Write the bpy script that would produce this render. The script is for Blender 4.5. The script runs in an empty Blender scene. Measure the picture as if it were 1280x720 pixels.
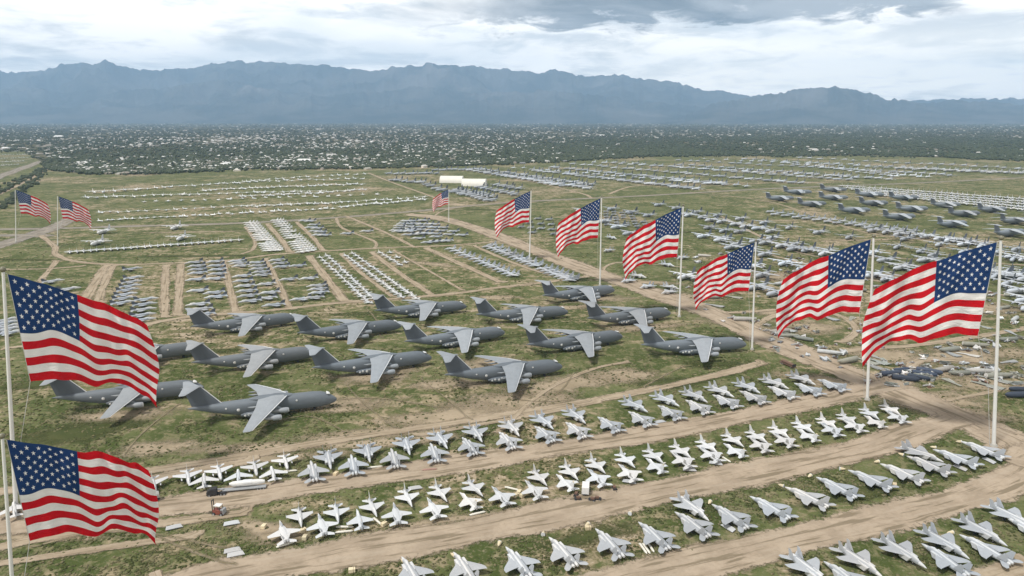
import bpy, math, random
import numpy as np
from mathutils import Vector
R = math.radians
random.seed(7)
rng = np.random.default_rng(11)
S = bpy.context.scene
COL = S.collection

# ------------------------------------------------------------------ camera
F_PX, CAM_H, HORIZON = 900.0, 150.0, 147.0
PITCH = math.atan((360 - HORIZON) / F_PX)
cd = bpy.data.cameras.new('camera')
cam = bpy.data.objects.new('camera', cd)
COL.objects.link(cam)
cam.location = (0, 0, CAM_H)
cam.rotation_euler = (math.pi / 2 - PITCH, 0, 0)
cd.sensor_width = 36
cd.lens = 36 * F_PX / 1280
cd.clip_start = 1
cd.clip_end = 80000
S.camera = cam


def G(px, py, z=0.0):
    """ground (or height z) position that was surveyed at this spot of the photograph"""
    a = (px - 640) / F_PX
    b = (360 - py) / F_PX
    dy = math.cos(PITCH) + b * math.sin(PITCH)
    dz = -math.sin(PITCH) + b * math.cos(PITCH)
    s = (z - CAM_H) / dz
    return a * s, dy * s


def heading(px, py, vx, vy):
    x0, y0 = G(px - vx / 2, py - vy / 2)
    x1, y1 = G(px + vx / 2, py + vy / 2)
    return math.atan2(y1 - y0, x1 - x0)


def elev(py):
    """tangent of the elevation seen at image row py (on the axis)"""
    return (HORIZON - py) / F_PX / math.cos(PITCH)


def vnoise(x, y, seed):
    """value noise on arrays"""
    def h(i, j):
        n = (i.astype(np.int64) * 374761393 + j.astype(np.int64) * 668265263 + seed * 974711) & 0x7fffffff
        n = (n ^ (n >> 13)) * 1274126177 & 0x7fffffff
        return ((n ^ (n >> 16)) & 0xffff) / 65535.0
    i, j = np.floor(x), np.floor(y)
    u, v = x - i, y - j
    u, v = u * u * (3 - 2 * u), v * v * (3 - 2 * v)
    return (h(i, j) * (1 - u) + h(i + 1, j) * u) * (1 - v) + (h(i, j + 1) * (1 - u) + h(i + 1, j + 1) * u) * v


# ------------------------------------------------------------------ words
ONES = ['', 'first', 'second', 'third', 'fourth', 'fifth', 'sixth', 'seventh', 'eighth', 'ninth', 'tenth', 'eleventh',
        'twelfth', 'thirteenth', 'fourteenth', 'fifteenth', 'sixteenth', 'seventeenth', 'eighteenth', 'nineteenth']
TENS = ['', '', 'twent', 'thirt', 'fort', 'fift', 'sixt', 'sevent', 'eight', 'ninet']


def nth(n):
    if n < 20:
        return ONES[n]
    t, o = divmod(n, 10)
    return TENS[t] + ('ieth' if o == 0 else 'y-' + ONES[o])


# ------------------------------------------------------------------ node helpers
class NT:
    def __init__(self, tree):
        self.t = tree
        self.L = tree.links

    def n(self, kind, **kw):
        x = self.t.nodes.new(kind)
        for k, v in kw.items():
            setattr(x, k, v)
        return x

    def put(self, sock, val):
        if hasattr(val, 'is_output') or hasattr(val, 'links'):
            self.L.new(val, sock)
        elif isinstance(val, (tuple, list)) and len(val) == 3 and sock.type == 'RGBA':
            sock.default_value = (*val, 1)
        else:
            sock.default_value = val

    def m(self, op, a, b=None, c=None, clamp=False):
        x = self.n('ShaderNodeMath', operation=op, use_clamp=clamp)
        self.put(x.inputs[0], a)
        if b is not None:
            self.put(x.inputs[1], b)
        if c is not None:
            self.put(x.inputs[2], c)
        return x.outputs[0]

    def vm(self, op, a, b=None):
        x = self.n('ShaderNodeVectorMath', operation=op)
        self.put(x.inputs[0], a)
        if b is not None:
            self.put(x.inputs[1], b)
        return x.outputs[0]

    def noise(self, vec, scale, detail=3.0, rough=0.55, dist=0.0):
        x = self.n('ShaderNodeTexNoise')
        self.put(x.inputs['Vector'], vec)
        x.inputs['Scale'].default_value = scale
        x.inputs['Detail'].default_value = detail
        x.inputs['Roughness'].default_value = rough
        x.inputs['Distortion'].default_value = dist
        return x.outputs['Fac']

    def mix(self, fac, a, b, blend='MIX'):
        x = self.n('ShaderNodeMix', data_type='RGBA', blend_type=blend)
        self.put(x.inputs[0], fac)
        self.put(x.inputs[6], a)
        self.put(x.inputs[7], b)
        return x.outputs[2]

    def step(self, v, lo, hi):
        x = self.n('ShaderNodeMapRange', interpolation_type='SMOOTHSTEP')
        self.put(x.inputs[0], v)
        x.inputs[1].default_value = lo
        x.inputs[2].default_value = hi
        return x.outputs[0]


MATS = {}


def material(name):
    m = bpy.data.materials.new(name)
    m.use_nodes = True
    t = NT(m.node_tree)
    b = m.node_tree.nodes['Principled BSDF']
    b.inputs['Roughness'].default_value = 0.7
    b.inputs['Specular IOR Level'].default_value = 0.25
    return m, t, b


def paint(name, col, rough=0.55, var=0.12, scale=0.6, tint=True, streak=False, spec=0.3):
    """weathered paint: colour with soft grime, tinted by each object's own colour"""
    m, t, b = material(name)
    co = t.n('ShaderNodeTexCoord').outputs['Object']
    if streak:
        co = t.vm('MULTIPLY', co, (0.35, 1.0, 1.0))
    n1 = t.noise(co, scale, 4, 0.6)
    n2 = t.noise(co, scale * 5, 3, 0.6)
    k = t.m('MULTIPLY_ADD', n1, var * 2, 1 - var)
    k = t.m('MULTIPLY', k, t.m('MULTIPLY_ADD', n2, var, 1 - var / 2))
    c = t.mix(1.0, (*col, 1)[:3], (1, 1, 1), 'MULTIPLY')
    mul = t.n('ShaderNodeVectorMath', operation='SCALE')
    t.put(mul.inputs[0], c)
    t.put(mul.inputs['Scale'], k)
    out = mul.outputs[0]
    if tint:
        oi = t.n('ShaderNodeObjectInfo').outputs['Color']
        out = t.mix(1.0, out, oi, 'MULTIPLY')
    t.put(b.inputs['Base Color'], out)
    b.inputs['Roughness'].default_value = rough
    b.inputs['Specular IOR Level'].default_value = spec
    MATS[name] = m
    return m


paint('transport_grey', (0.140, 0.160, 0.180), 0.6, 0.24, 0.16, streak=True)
paint('fin_grey', (0.10, 0.115, 0.135), 0.6, 0.14, 0.2)
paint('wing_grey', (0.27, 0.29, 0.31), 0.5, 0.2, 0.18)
paint('edge_white', (0.66, 0.67, 0.68), 0.5, 0.06)
paint('spray_white', (0.68, 0.68, 0.67), 0.6, 0.05, 0.8)
paint('jet_grey', (0.36, 0.38, 0.405), 0.5, 0.14, 0.5)
paint('jet_blue_grey', (0.36, 0.39, 0.43), 0.5, 0.14, 0.4)
paint('jet_white', (0.55, 0.56, 0.57), 0.5, 0.07, 0.6)
paint('radome_tan', (0.62, 0.53, 0.36), 0.6, 0.08)
paint('canopy_dark', (0.03, 0.035, 0.04), 0.2, 0.05, spec=0.5)
paint('engine_grey', (0.30, 0.31, 0.32), 0.5, 0.1)
paint('gear_dark', (0.035, 0.035, 0.037), 0.8, 0.1)
paint('intake_black', (0.012, 0.012, 0.014), 0.9, 0.05)
paint('scrap_green', (0.24, 0.25, 0.22), 0.75, 0.25, 0.35)
paint('scrap_grey', (0.40, 0.40, 0.385), 0.7, 0.25, 0.35)
paint('scrap_blue', (0.045, 0.060, 0.092), 0.6, 0.25, 0.3)
paint('rust_brown', (0.15, 0.09, 0.065), 0.8, 0.25, 0.5)
paint('truck_red', (0.22, 0.07, 0.05), 0.5, 0.1)
paint('truck_yellow', (0.5, 0.36, 0.07), 0.5, 0.1)
paint('pole_metal', (0.72, 0.72, 0.70), 0.35, 0.06, 0.15, tint=False, spec=0.5)
paint('finial_bronze', (0.16, 0.15, 0.10), 0.35, 0.05, tint=False, spec=0.5)
paint('rope_grey', (0.5, 0.5, 0.48), 0.9, 0.05)
paint('concrete', (0.38, 0.37, 0.34), 0.9, 0.1)
paint('shelter_white', (0.68, 0.66, 0.60), 0.7, 0.08, 0.08)
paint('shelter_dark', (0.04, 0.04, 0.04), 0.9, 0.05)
paint('house_wall', (0.44, 0.40, 0.35), 0.8, 0.1)
paint('house_roof', (0.34, 0.335, 0.32), 0.8, 0.15, 0.1)
paint('bark', (0.07, 0.055, 0.04), 0.9, 0.1)


def leaf_material():
    m, t, b = material('foliage')
    pos = t.n('ShaderNodeNewGeometry').outputs['Position']
    n = t.noise(pos, 0.05, 3)
    n2 = t.noise(pos, 0.6, 2)
    c = t.mix(t.step(n, 0.3, 0.7), (0.028, 0.042, 0.019), (0.056, 0.070, 0.034))
    c = t.mix(t.step(n2, 0.45, 0.75), c, (0.075, 0.085, 0.045))
    t.put(b.inputs['Base Color'], c)
    MATS['foliage'] = m


leaf_material()


# ------------------------------------------------------------------ mesh helpers
class MB:
    def __init__(self):
        self.v, self.f, self.mi, self.sm = [], [], [], []
        self.mats = []

    def mat(self, name):
        if name not in self.mats:
            self.mats.append(name)
        return self.mats.index(name)

    def add(self, vs, fs, mat, smooth=False):
        o = len(self.v)
        k = self.mat(mat)
        self.v += [tuple(map(float, p)) for p in vs]
        for f in fs:
            self.f.append(tuple(i + o for i in f))
            self.mi.append(k)
            self.sm.append(smooth)
        return self

    def loft(self, rings, mat, smooth=True, caps=True, capmat=None):
        n = len(rings[0])
        vs = [p for r in rings for p in r]
        fs = []
        for i in range(len(rings) - 1):
            for j in range(n):
                a, b = i * n + j, i * n + (j + 1) % n
                fs.append((a, b, b + n, a + n))
        self.add(vs, fs, mat, smooth)
        if caps:
            self.add(rings[0], [tuple(reversed(range(n)))], capmat or mat)
            self.add(rings[-1], [tuple(range(n))], capmat or mat)
        return self

    def fus(self, st, mat, n=14, p=2.2, y=0.0, caps=True, smooth=True):
        """body along x from stations (x, half width, top z, bottom z)"""
        rings = []
        for x, hw, zt, zb in st:
            r = []
            for i in range(n):
                a = 2 * math.pi * i / n
                c, s = math.cos(a), math.sin(a)
                r.append((x, y + hw * math.copysign(abs(c) ** (2 / p), c),
                          (zt + zb) / 2 + (zt - zb) / 2 * math.copysign(abs(s) ** (2 / p), s)))
            rings.append(r)
        return self.loft(rings, mat, smooth, caps)

    def wing(self, st, mat, side=1, vertical=False, y0=0.0, cant=0.0):
        """lifting surface from stations (span, leading edge x, chord, height, thickness)"""
        prof = [(0, 0), (0.12, 0.75), (0.42, 1), (0.8, 0.45), (1, 0.0), (0.8, -0.3), (0.42, -0.6), (0.12, -0.5)]
        rings = []
        for s, xl, c, z, th in st:
            r = []
            for a, b in prof:
                off = b * th / 2
                if vertical:
                    r.append((xl - a * c, y0 + side * cant * (s - st[0][0]) + off, s))
                else:
                    r.append((xl - a * c, side * s, z + off))
            rings.append(r)
        return self.loft(rings, mat, False)

    def box(self, c, d, mat, rz=0.0):
        x, y, z = d[0] / 2, d[1] / 2, d[2] / 2
        cs, sn = math.cos(rz), math.sin(rz)
        vs = []
        for k in (-1, 1):
            for i, j in ((-1, -1), (1, -1), (1, 1), (-1, 1)):
                vs.append((c[0] + i * x * cs - j * y * sn, c[1] + i * x * sn + j * y * cs, c[2] + k * z))
        return self.add(vs, [(3, 2, 1, 0), (4, 5, 6, 7), (0, 1, 5, 4), (1, 2, 6, 5), (2, 3, 7, 6), (3, 0, 4, 7)], mat)

    def tube(self, pts, rad, mat, n=8, caps=True):
        rings = []
        P = [Vector(p) for p in pts]
        for i, p in enumerate(P):
            d = (P[min(i + 1, len(P) - 1)] - P[max(i - 1, 0)]).normalized()
            u = d.orthogonal().normalized()
            if abs(d.z) < 0.99:
                u = d.cross(Vector((0, 0, 1))).normalized()
            else:
                u = Vector((1, 0, 0))
            w = d.cross(u)
            r = rad[i] if isinstance(rad, (list, tuple)) else rad
            rings.append([tuple(p + r * (math.cos(2 * math.pi * k / n) * u + math.sin(2 * math.pi * k / n) * w))
                          for k in range(n)])
        return self.loft(rings, mat, True, caps)

    def ball(self, c, r, mat, n=12, m=8, sx=1, sy=1, sz=1):
        rings = []
        for i in range(1, m):
            a = math.pi * i / m
            rings.append([(c[0] + sx * r * math.sin(a) * math.cos(2 * math.pi * j / n),
                           c[1] + sy * r * math.sin(a) * math.sin(2 * math.pi * j / n),
                           c[2] - sz * r * math.cos(a)) for j in range(n)])
        return self.loft(rings, mat)

    def mesh(self, name):
        me = bpy.data.meshes.new(name)
        me.from_pydata(self.v, [], self.f)
        for k in self.mats:
            me.materials.append(MATS[k])
        me.polygons.foreach_set('material_index', self.mi)
        me.polygons.foreach_set('use_smooth', self.sm)
        me.update()
        return me


def link(o, parent=None):
    COL.objects.link(o)
    if parent is not None:
        o.parent = parent
    return o


def tag(o, label=None, cat=None, group=None, kind=None):
    if label:
        o['label'] = label
    if cat:
        o['category'] = cat
    if group:
        o['group'] = group
    if kind:
        o['kind'] = kind
    return o


class Kit:
    """a thing with its parts and sub-parts, kept aside and copied into place"""

    def __init__(self, name, category):
        self.name, self.cat = name, category
        self.root = bpy.data.objects.new(name, None)
        self.root.empty_display_size = 2
        self.kids = []

    def part(self, name, mb, sub=()):
        o = bpy.data.objects.new(name, mb.mesh(name))
        self.kids.append((o, [bpy.data.objects.new(n, b.mesh(n)) for n, b in sub]))
        return self

    def whole(self, mb):
        bpy.data.objects.remove(self.root)
        self.root = bpy.data.objects.new(self.name, mb.mesh(self.name))
        return self

    def put(self, x, y, rz, label, group, z=0.0, scale=1.0, tint=(1, 1, 1), skip=()):
        r = self.root.copy()
        COL.objects.link(r)
        r.location = (x, y, z)
        r.rotation_euler = (0, 0, rz)
        r.scale = (scale,) * 3
        r.color = (*tint, 1)
        tag(r, label, self.cat, group)
        for o, subs in self.kids:
            if o.name.split('.')[0] in skip:
                continue
            c = o.copy()
            COL.objects.link(c)
            c.parent = r
            c.color = (*tint, 1)
            for s in subs:
                d = s.copy()
                COL.objects.link(d)
                d.parent = c
                d.color = (*tint, 1)
        return r


KITS = []


def kit(*a):
    k = Kit(*a)
    KITS.append(k)
    return k


# ------------------------------------------------------------------ aircraft
def transport_kit():
    k = kit('transport_jet', 'transport plane')
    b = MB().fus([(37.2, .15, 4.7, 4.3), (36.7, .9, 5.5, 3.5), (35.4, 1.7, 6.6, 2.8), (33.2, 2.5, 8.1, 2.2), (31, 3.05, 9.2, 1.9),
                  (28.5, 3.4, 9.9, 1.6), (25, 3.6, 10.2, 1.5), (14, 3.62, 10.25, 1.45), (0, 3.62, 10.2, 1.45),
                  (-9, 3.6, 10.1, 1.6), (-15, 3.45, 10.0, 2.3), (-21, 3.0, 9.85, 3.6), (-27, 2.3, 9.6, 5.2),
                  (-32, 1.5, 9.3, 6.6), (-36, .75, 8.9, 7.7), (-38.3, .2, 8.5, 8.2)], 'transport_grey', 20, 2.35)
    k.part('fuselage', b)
    k.part('cockpit_window', MB().fus([(33.6, 1.2, 8.62, 7.85), (33.0, 1.75, 8.95, 8.15), (32.3, 2.1, 9.2, 8.5), (31.8, 1.9, 9.25, 8.7)], 'spray_white', 12, 2.2))
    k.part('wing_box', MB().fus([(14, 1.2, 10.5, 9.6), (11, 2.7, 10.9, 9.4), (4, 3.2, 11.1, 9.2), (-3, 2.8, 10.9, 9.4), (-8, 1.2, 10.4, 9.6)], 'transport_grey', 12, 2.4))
    for s in (1, -1):
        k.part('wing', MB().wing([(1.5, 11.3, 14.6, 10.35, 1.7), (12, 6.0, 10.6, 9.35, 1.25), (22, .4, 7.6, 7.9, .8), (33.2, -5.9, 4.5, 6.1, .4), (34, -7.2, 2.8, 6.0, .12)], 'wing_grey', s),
               [('flap_fairing', MB().tube([(-2.5, s * 9, 8.7), (-6.3, s * 9, 8.6), (-8.6, s * 9, 9.0)], [.5, .55, .1], 'wing_grey', 8)),
                ('flap_fairing', MB().tube([(-3.5, s * 16, 7.8), (-7, s * 16, 7.8), (-9.0, s * 16, 8.1)], [.42, .45, .1], 'wing_grey', 8)),
                ('leading_edge', MB().tube([(11.25, s * 1.7, 10.4), (6.0, s * 12, 9.4), (.4, s * 22, 7.95), (-5.9, s * 33.2, 6.12)], [.28, .25, .2, .12], 'edge_white', 8))])
        for y, xc, z in ((12.2, 8.0, 6.35), (18.9, 4.2, 5.5)):
            yy = s * y
            nac = MB()
            st = [(xc + 3.6, 1.2), (xc + 3.3, 1.4), (xc + 2.0, 1.5), (xc, 1.42), (xc - .6, 1.3)]
            nac.loft([[(x, yy + r * math.cos(2 * math.pi * i / 16), z + r * math.sin(2 * math.pi * i / 16)) for i in range(16)] for x, r in st], 'wing_grey')
            st = [(xc - .4, 1.0), (xc - 2, .95), (xc - 4.2, .6), (xc - 4.6, .45)]
            nac.loft([[(x, yy + r * math.cos(2 * math.pi * i / 12), z + r * math.sin(2 * math.pi * i / 12)) for i in range(12)] for x, r in st], 'engine_grey')
            cov = MB().ball((xc + 3.55, yy, z), 1.22, 'spray_white', 14, 8, sx=.28)
            pyl = MB().wing([(z + 1.0, xc + 1.6, 6.4, 0, .5), (z + 2.6, xc - 1.2, 6.2, 0, .45)], 'transport_grey', 1, True, yy)
            k.part('engine', nac, [('engine_cover', cov), ('pylon', pyl)])
        pod = MB().fus([(9.5, .3, 3.4, 2.2), (7.5, 1.1, 4.1, 1.3), (3, 1.35, 4.3, 1.0), (-5, 1.35, 4.3, 1.0), (-9.5, 1.0, 4.1, 1.4), (-12.5, .2, 3.4, 2.4)], 'transport_grey', 12, 2.5, y=s * 3.6)
        k.part('gear_pod', pod)
        for gx in (3.6, -4.2):
            w = MB()
            for dx in (-1.2, 1.2):
                for dy in (-.6, .6):
                    w.tube([(gx + dx, s * 3.6 + dy - .28, .75), (gx + dx, s * 3.6 + dy + .28, .75)], .75, 'gear_dark', 12)
            w.box((gx, s * 3.6, 1.1), (1.4, .5, 1.2), 'engine_grey')
            k.part('landing_gear', w)
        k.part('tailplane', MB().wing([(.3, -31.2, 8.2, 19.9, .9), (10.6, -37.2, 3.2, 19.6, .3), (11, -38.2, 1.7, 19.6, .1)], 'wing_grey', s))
    k.part('tail_fin', MB().wing([(9.2, -21.5, 14.6, 0, 1.5), (19.6, -30.8, 8.6, 0, 1.0)], 'fin_grey', 1, True),
           [('leading_edge', MB().tube([(-21.4, 0, 9.3), (-30.7, 0, 19.5)], [.26, .22], 'edge_white', 8)),
            ('fin_bullet', MB().fus([(-29.6, .1, 19.9, 19.7), (-31, .55, 20.4, 19.2), (-37, .6, 20.4, 19.2), (-40.5, .1, 19.9, 19.7)], 'wing_grey', 10))])
    # white sprayed covers over vents and doors on both flanks
    for s in (1, -1):
        for x, z, r in ((-13.5, 5.9, .85), (-8.5, 3.3, .7), (-6.0, 2.9, .8), (-4.2, 3.6, .65), (-10.3, 2.9, .6), (16, 7.6, .55), (-1.5, 3.0, .5), (-19.5, 7.2, .5)):
            yy = s * (3.64 if x > -9 else (3.5 if x > -16 else 3.1))
            if x < -2 and z < 4:
                yy = s * 4.9
            k.part('vent_cover', MB().ball((x, yy, z), r, 'spray_white', 10, 6, sx=1, sy=.3, sz=1))
    for s in (-.55, .55):
        k.part('nose_wheel', MB().tube([(25, s - .3, .7), (25, s + .3, .7)], .7, 'gear_dark', 12))
    k.part('nose_strut', MB().tube([(25, 0, .7), (24.6, 0, 2.2)], .3, 'engine_grey', 8))
    return k


def big_far_kit():
    k = kit('bomber_jet', 'large jet')
    b = MB()
    b.fus([(30, .2, 4.6, 4.2), (28, 1.9, 6.6, 2.6), (23, 3.0, 8.6, 1.6), (10, 3.2, 8.9, 1.5), (-10, 3.1, 8.8, 1.6), (-20, 2.2, 8.6, 3.8), (-30, .5, 8.0, 7)], 'transport_grey', 14, 2.3)
    for s in (1, -1):
        b.wing([(1, 9, 12.5, 9, 1.6), (12, 3, 9, 8.2, 1.2), (28, -6.5, 4, 6.2, .4)], 'wing_grey', s)
        b.wing([(.3, -24.5, 6.6, 16.4, .8), (9, -29.5, 2.8, 16.2, .3)], 'wing_grey', s)
        for y, x, z in ((10, 6.5, 5.6), (16, 3, 5)):
            b.tube([(x + 2.6, s * y, z), (x, s * y, z), (x - 3, s * y, z)], [1.2, 1.35, .6], 'wing_grey', 10)
    b.wing([(8, -17, 12, 0, 1.2), (16.4, -24.5, 7, 0, .9)], 'fin_grey', 1, True)
    b.box((2, 0, .8), (8, 6, 1.6), 'gear_dark')
    return k.whole(b)


def fighter_kit():
    """big twin-tailed fighter"""
    k = kit('fighter_jet', 'fighter jet')
    k.part('fuselage', MB().fus([(6.9, .62, 2.98, 1.5), (5.0, .78, 3.2, 1.3), (3.6, .95, 3.25, 1.2), (2.2, 1.35, 3.2, 1.15), (0, 1.7, 3.1, 1.1), (-3, 1.75, 2.9, 1.15), (-6, 1.6, 2.65, 1.3), (-7.7, 1.35, 2.5, 1.45)], 'jet_grey', 16, 2.9))
    k.part('nose_cone', MB().fus([(9.9, .04, 2.2, 2.12), (9.3, .26, 2.45, 1.9), (8.3, .46, 2.75, 1.68), (6.9, .63, 2.99, 1.49)], 'jet_white', 14))
    k.part('canopy', MB().fus([(6.7, .12, 3.05, 2.7), (5.9, .48, 3.5, 2.6), (4.8, .58, 3.85, 2.6), (3.7, .5, 3.75, 2.6), (2.4, .25, 3.35, 2.7)], 'jet_white', 12))
    for s in (1, -1):
        k.part('intake', MB().loft([[(4.5, s * .95, 2.95), (4.5, s * 1.85, 2.95), (3.4, s * 1.85, 1.2), (3.4, s * .95, 1.2)],
                                    [(0, s * .9, 2.98), (0, s * 1.9, 2.9), (0, s * 1.85, 1.1), (0, s * .9, 1.1)]][::1], 'jet_white', False))
        k.part('wing', MB().wing([(1.5, 2.6, 6.3, 2.78, .42), (5.7, -1.7, 2.7, 2.72, .2), (6.52, -3.0, 1.7, 2.7, .1)], 'jet_grey', s))
        k.part('tailplane', MB().wing([(1.5, -6.0, 3.1, 2.1, .25), (3.4, -7.7, 2.8, 2.1, .15), (4.4, -8.9, 1.4, 2.1, .08)], 'jet_grey', s))
        k.part('tail_fin', MB().wing([(2.5, -4.9, 3.3, 0, .25), (5.5, -7.4, 1.4, 0, .1)], 'jet_grey', s, True, s * 1.72, .04))
        n = MB()
        st = [(-7.4, .62), (-8.2, .6), (-9.2, .45)]
        n.loft([[(x, s * .72 + r * math.cos(2 * math.pi * i / 12), 1.95 + r * math.sin(2 * math.pi * i / 12)) for i in range(12)] for x, r in st], 'jet_white')
        k.part('exhaust_nozzle', n)
        g = MB().tube([(-1.8, s * 1.45, 1.5), (-1.9, s * 1.5, .45)], .12, 'edge_white', 6).tube([(-1.9, s * 1.32, .45), (-1.9, s * 1.66, .45)], .45, 'gear_dark', 10)
        k.part('landing_gear', g)
    k.part('landing_gear', MB().tube([(4.2, 0, 1.5), (4.3, 0, .3)], .1, 'edge_white', 6).tube([(4.3, -.12, .3), (4.3, .12, .3)], .3, 'gear_dark', 10))
    k.part('spine', MB().fus([(3.0, .2, 3.45, 2.9), (1.5, .45, 3.4, 2.8), (-3, .5, 3.05, 2.5), (-6.6, .3, 2.75, 2.3)], 'jet_white', 10))
    return k


def single_tail_kit():
    """small white fighter with one tall fin and a cropped delta wing"""
    k = kit('delta_wing_jet', 'fighter jet')
    k.part('fuselage', MB().fus([(5, .5, 2.75, 1.5), (3.2, .68, 2.85, 1.15), (1.0, .85, 2.8, .95), (-2, .95, 2.7, 1.05), (-5, .78, 2.5, 1.35), (-6.3, .6, 2.4, 1.5)], 'jet_white', 14, 2.5))
    k.part('nose_cone', MB().fus([(7.5, .03, 2.1, 2.04), (6.9, .2, 2.32, 1.82), (5, .51, 2.76, 1.49)], 'jet_white', 12))
    k.part('canopy', MB().fus([(5.1, .1, 2.75, 2.4), (4.2, .42, 3.15, 2.3), (3.2, .45, 3.4, 2.3), (2.0, .3, 3.1, 2.4), (1.0, .12, 2.85, 2.4)], 'spray_white', 12))
    k.part('exhaust_nozzle', MB().tube([(-6.2, 0, 1.95), (-7.3, 0, 1.95)], [.58, .45], 'engine_grey', 12))
    k.part('tail_fin', MB().wing([(2.4, -3.2, 3.7, 0, .3), (5.3, -6.1, 1.4, 0, .1)], 'jet_white', 1, True), [('fin_tip', MB().wing([(5.3, -6.05, 1.45, 0, .14), (5.75, -6.5, .95, 0, .1)], 'radome_tan', 1, True))])
    for s in (1, -1):
        k.part('wing', MB().wing([(.7, 2.2, 5.2, 2.05, .32), (4.85, -1.4, 1.5, 2.05, .12)], 'jet_white', s), [('wingtip_rail', MB().tube([(-1.0, s * 4.92, 2.05), (-3.3, s * 4.92, 2.05)], .1, 'jet_grey', 6))])
        k.part('tailplane', MB().wing([(.7, -4.6, 2.6, 1.9, .2), (2.8, -6.4, 1.1, 1.8, .08)], 'jet_white', s))
        k.part('landing_gear', MB().tube([(-.8, s * .6, 1.2), (-.9, s * 1.05, .4)], .1, 'edge_white', 6).tube([(-.9, s * .93, .38), (-.9, s * 1.2, .38)], .38, 'gear_dark', 10))
    k.part('landing_gear', MB().tube([(2.4, 0, 1.1), (2.4, 0, .3)], .08, 'edge_white', 6).tube([(2.4, -.1, .28), (2.4, .1, .28)], .28, 'gear_dark', 10))
    k.part('intake', MB().fus([(3.0, .48, 1.4, .7), (1.5, .55, 1.5, .68), (-.5, .5, 1.5, .85)], 'intake_black', 10))
    return k


def twin_tail_kit():
    """white naval fighter with canted twin fins and long root extensions"""
    k = kit('naval_jet', 'fighter jet')
    k.part('fuselage', MB().fus([(5.6, .48, 2.8, 1.6), (4, .65, 2.95, 1.4), (2, .8, 2.95, 1.2), (0, 1.25, 2.85, 1.1), (-3, 1.35, 2.7, 1.15), (-6.5, 1.05, 2.5, 1.4)], 'jet_white', 14, 2.6))
    k.part('nose_cone', MB().fus([(8.4, .03, 2.15, 2.08), (7.6, .22, 2.4, 1.86), (5.6, .49, 2.81, 1.59)], 'jet_white', 12))
    k.part('canopy', MB().fus([(5.8, .1, 2.85, 2.5), (4.8, .42, 3.3, 2.4), (3.6, .45, 3.5, 2.4), (2.0, .25, 3.05, 2.5)], 'jet_grey', 12))
    for s in (1, -1):
        k.part('root_extension', MB().wing([(.5, 4.2, 5.2, 2.5, .15), (1.3, 1.7, 2.8, 2.45, .12)], 'jet_white', s))
        k.part('wing', MB().wing([(1.0, 1.3, 4.4, 2.4, .32), (5.2, -.9, 1.9, 2.35, .12), (5.8, -1.3, 1.3, 2.35, .1)], 'jet_white', s))
        k.part('tailplane', MB().wing([(1.0, -5.1, 2.6, 1.9, .2), (3.4, -6.9, 1.5, 1.85, .08)], 'jet_white', s))
        k.part('tail_fin', MB().wing([(2.5, -3.2, 2.8, 0, .2), (4.9, -5.0, 1.3, 0, .1)], 'jet_white', s, True, s * 1.0, .35))
        k.part('exhaust_nozzle', MB().tube([(-6.3, s * .55, 1.95), (-7.5, s * .55, 1.95)], [.52, .4], 'engine_grey', 10))
        k.part('landing_gear', MB().tube([(-1.4, s * 1.1, 1.3), (-1.6, s * 1.5, .4)], .1, 'edge_white', 6).tube([(-1.6, s * 1.38, .38), (-1.6, s * 1.64, .38)], .38, 'gear_dark', 10))
    k.part('landing_gear', MB().tube([(3.4, 0, 1.3), (3.4, 0, .3)], .08, 'edge_white', 6).tube([(3.4, -.1, .28), (3.4, .1, .28)], .28, 'gear_dark', 10))
    return k


def attack_kit():
    """white shoulder-wing attack jet with one fin"""
    k = kit('attack_jet', 'attack jet')
    k.part('fuselage', MB().fus([(6.6, .2, 2.1, 1.5), (6.2, .5, 2.5, 1.1), (4, .75, 2.9, .9), (0, .85, 2.9, .9), (-3.5, .75, 2.8, 1.1), (-6, .5, 2.6, 1.5), (-6.9, .35, 2.4, 1.7)], 'jet_white', 14, 2.5))
    k.part('canopy', MB().fus([(5.4, .1, 2.75, 2.4), (4.6, .42, 3.2, 2.4), (3.7, .42, 3.3, 2.4), (2.6, .2, 2.95, 2.4)], 'spray_white', 12))
    k.part('tail_fin', MB().wing([(2.6, -3.4, 3.8, 0, .3), (5.0, -5.9, 1.5, 0, .1)], 'jet_white', 1, True))
    for s in (1, -1):
        k.part('wing', MB().wing([(.7, 2.2, 4.4, 2.8, .4), (5.8, -1.9, 1.7, 2.55, .12)], 'jet_white', s))
        k.part('tailplane', MB().wing([(.4, -4.5, 2.3, 2.2, .2), (2.8, -6.3, 1.1, 2.3, .08)], 'jet_white', s))
        k.part('drop_tank', MB().tube([(2.2, s * 2.5, 1.9), (1.2, s * 2.5, 1.9), (-1.2, s * 2.5, 1.9), (-2.4, s * 2.5, 1.9)], [.08, .33, .33, .06], 'jet_white', 8))
        k.part('landing_gear', MB().tube([(-.5, s * .9, 1.2), (-.5, s * 1.1, .4)], .1, 'edge_white', 6).tube([(-.5, s * .97, .4), (-.5, s * 1.25, .4)], .4, 'gear_dark', 10))
    k.part('landing_gear', MB().tube([(4.2, 0, 1.1), (4.2, 0, .3)], .08, 'edge_white', 6).tube([(4.2, -.1, .28), (4.2, .1, .28)], .28, 'gear_dark', 10))
    return k


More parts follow.
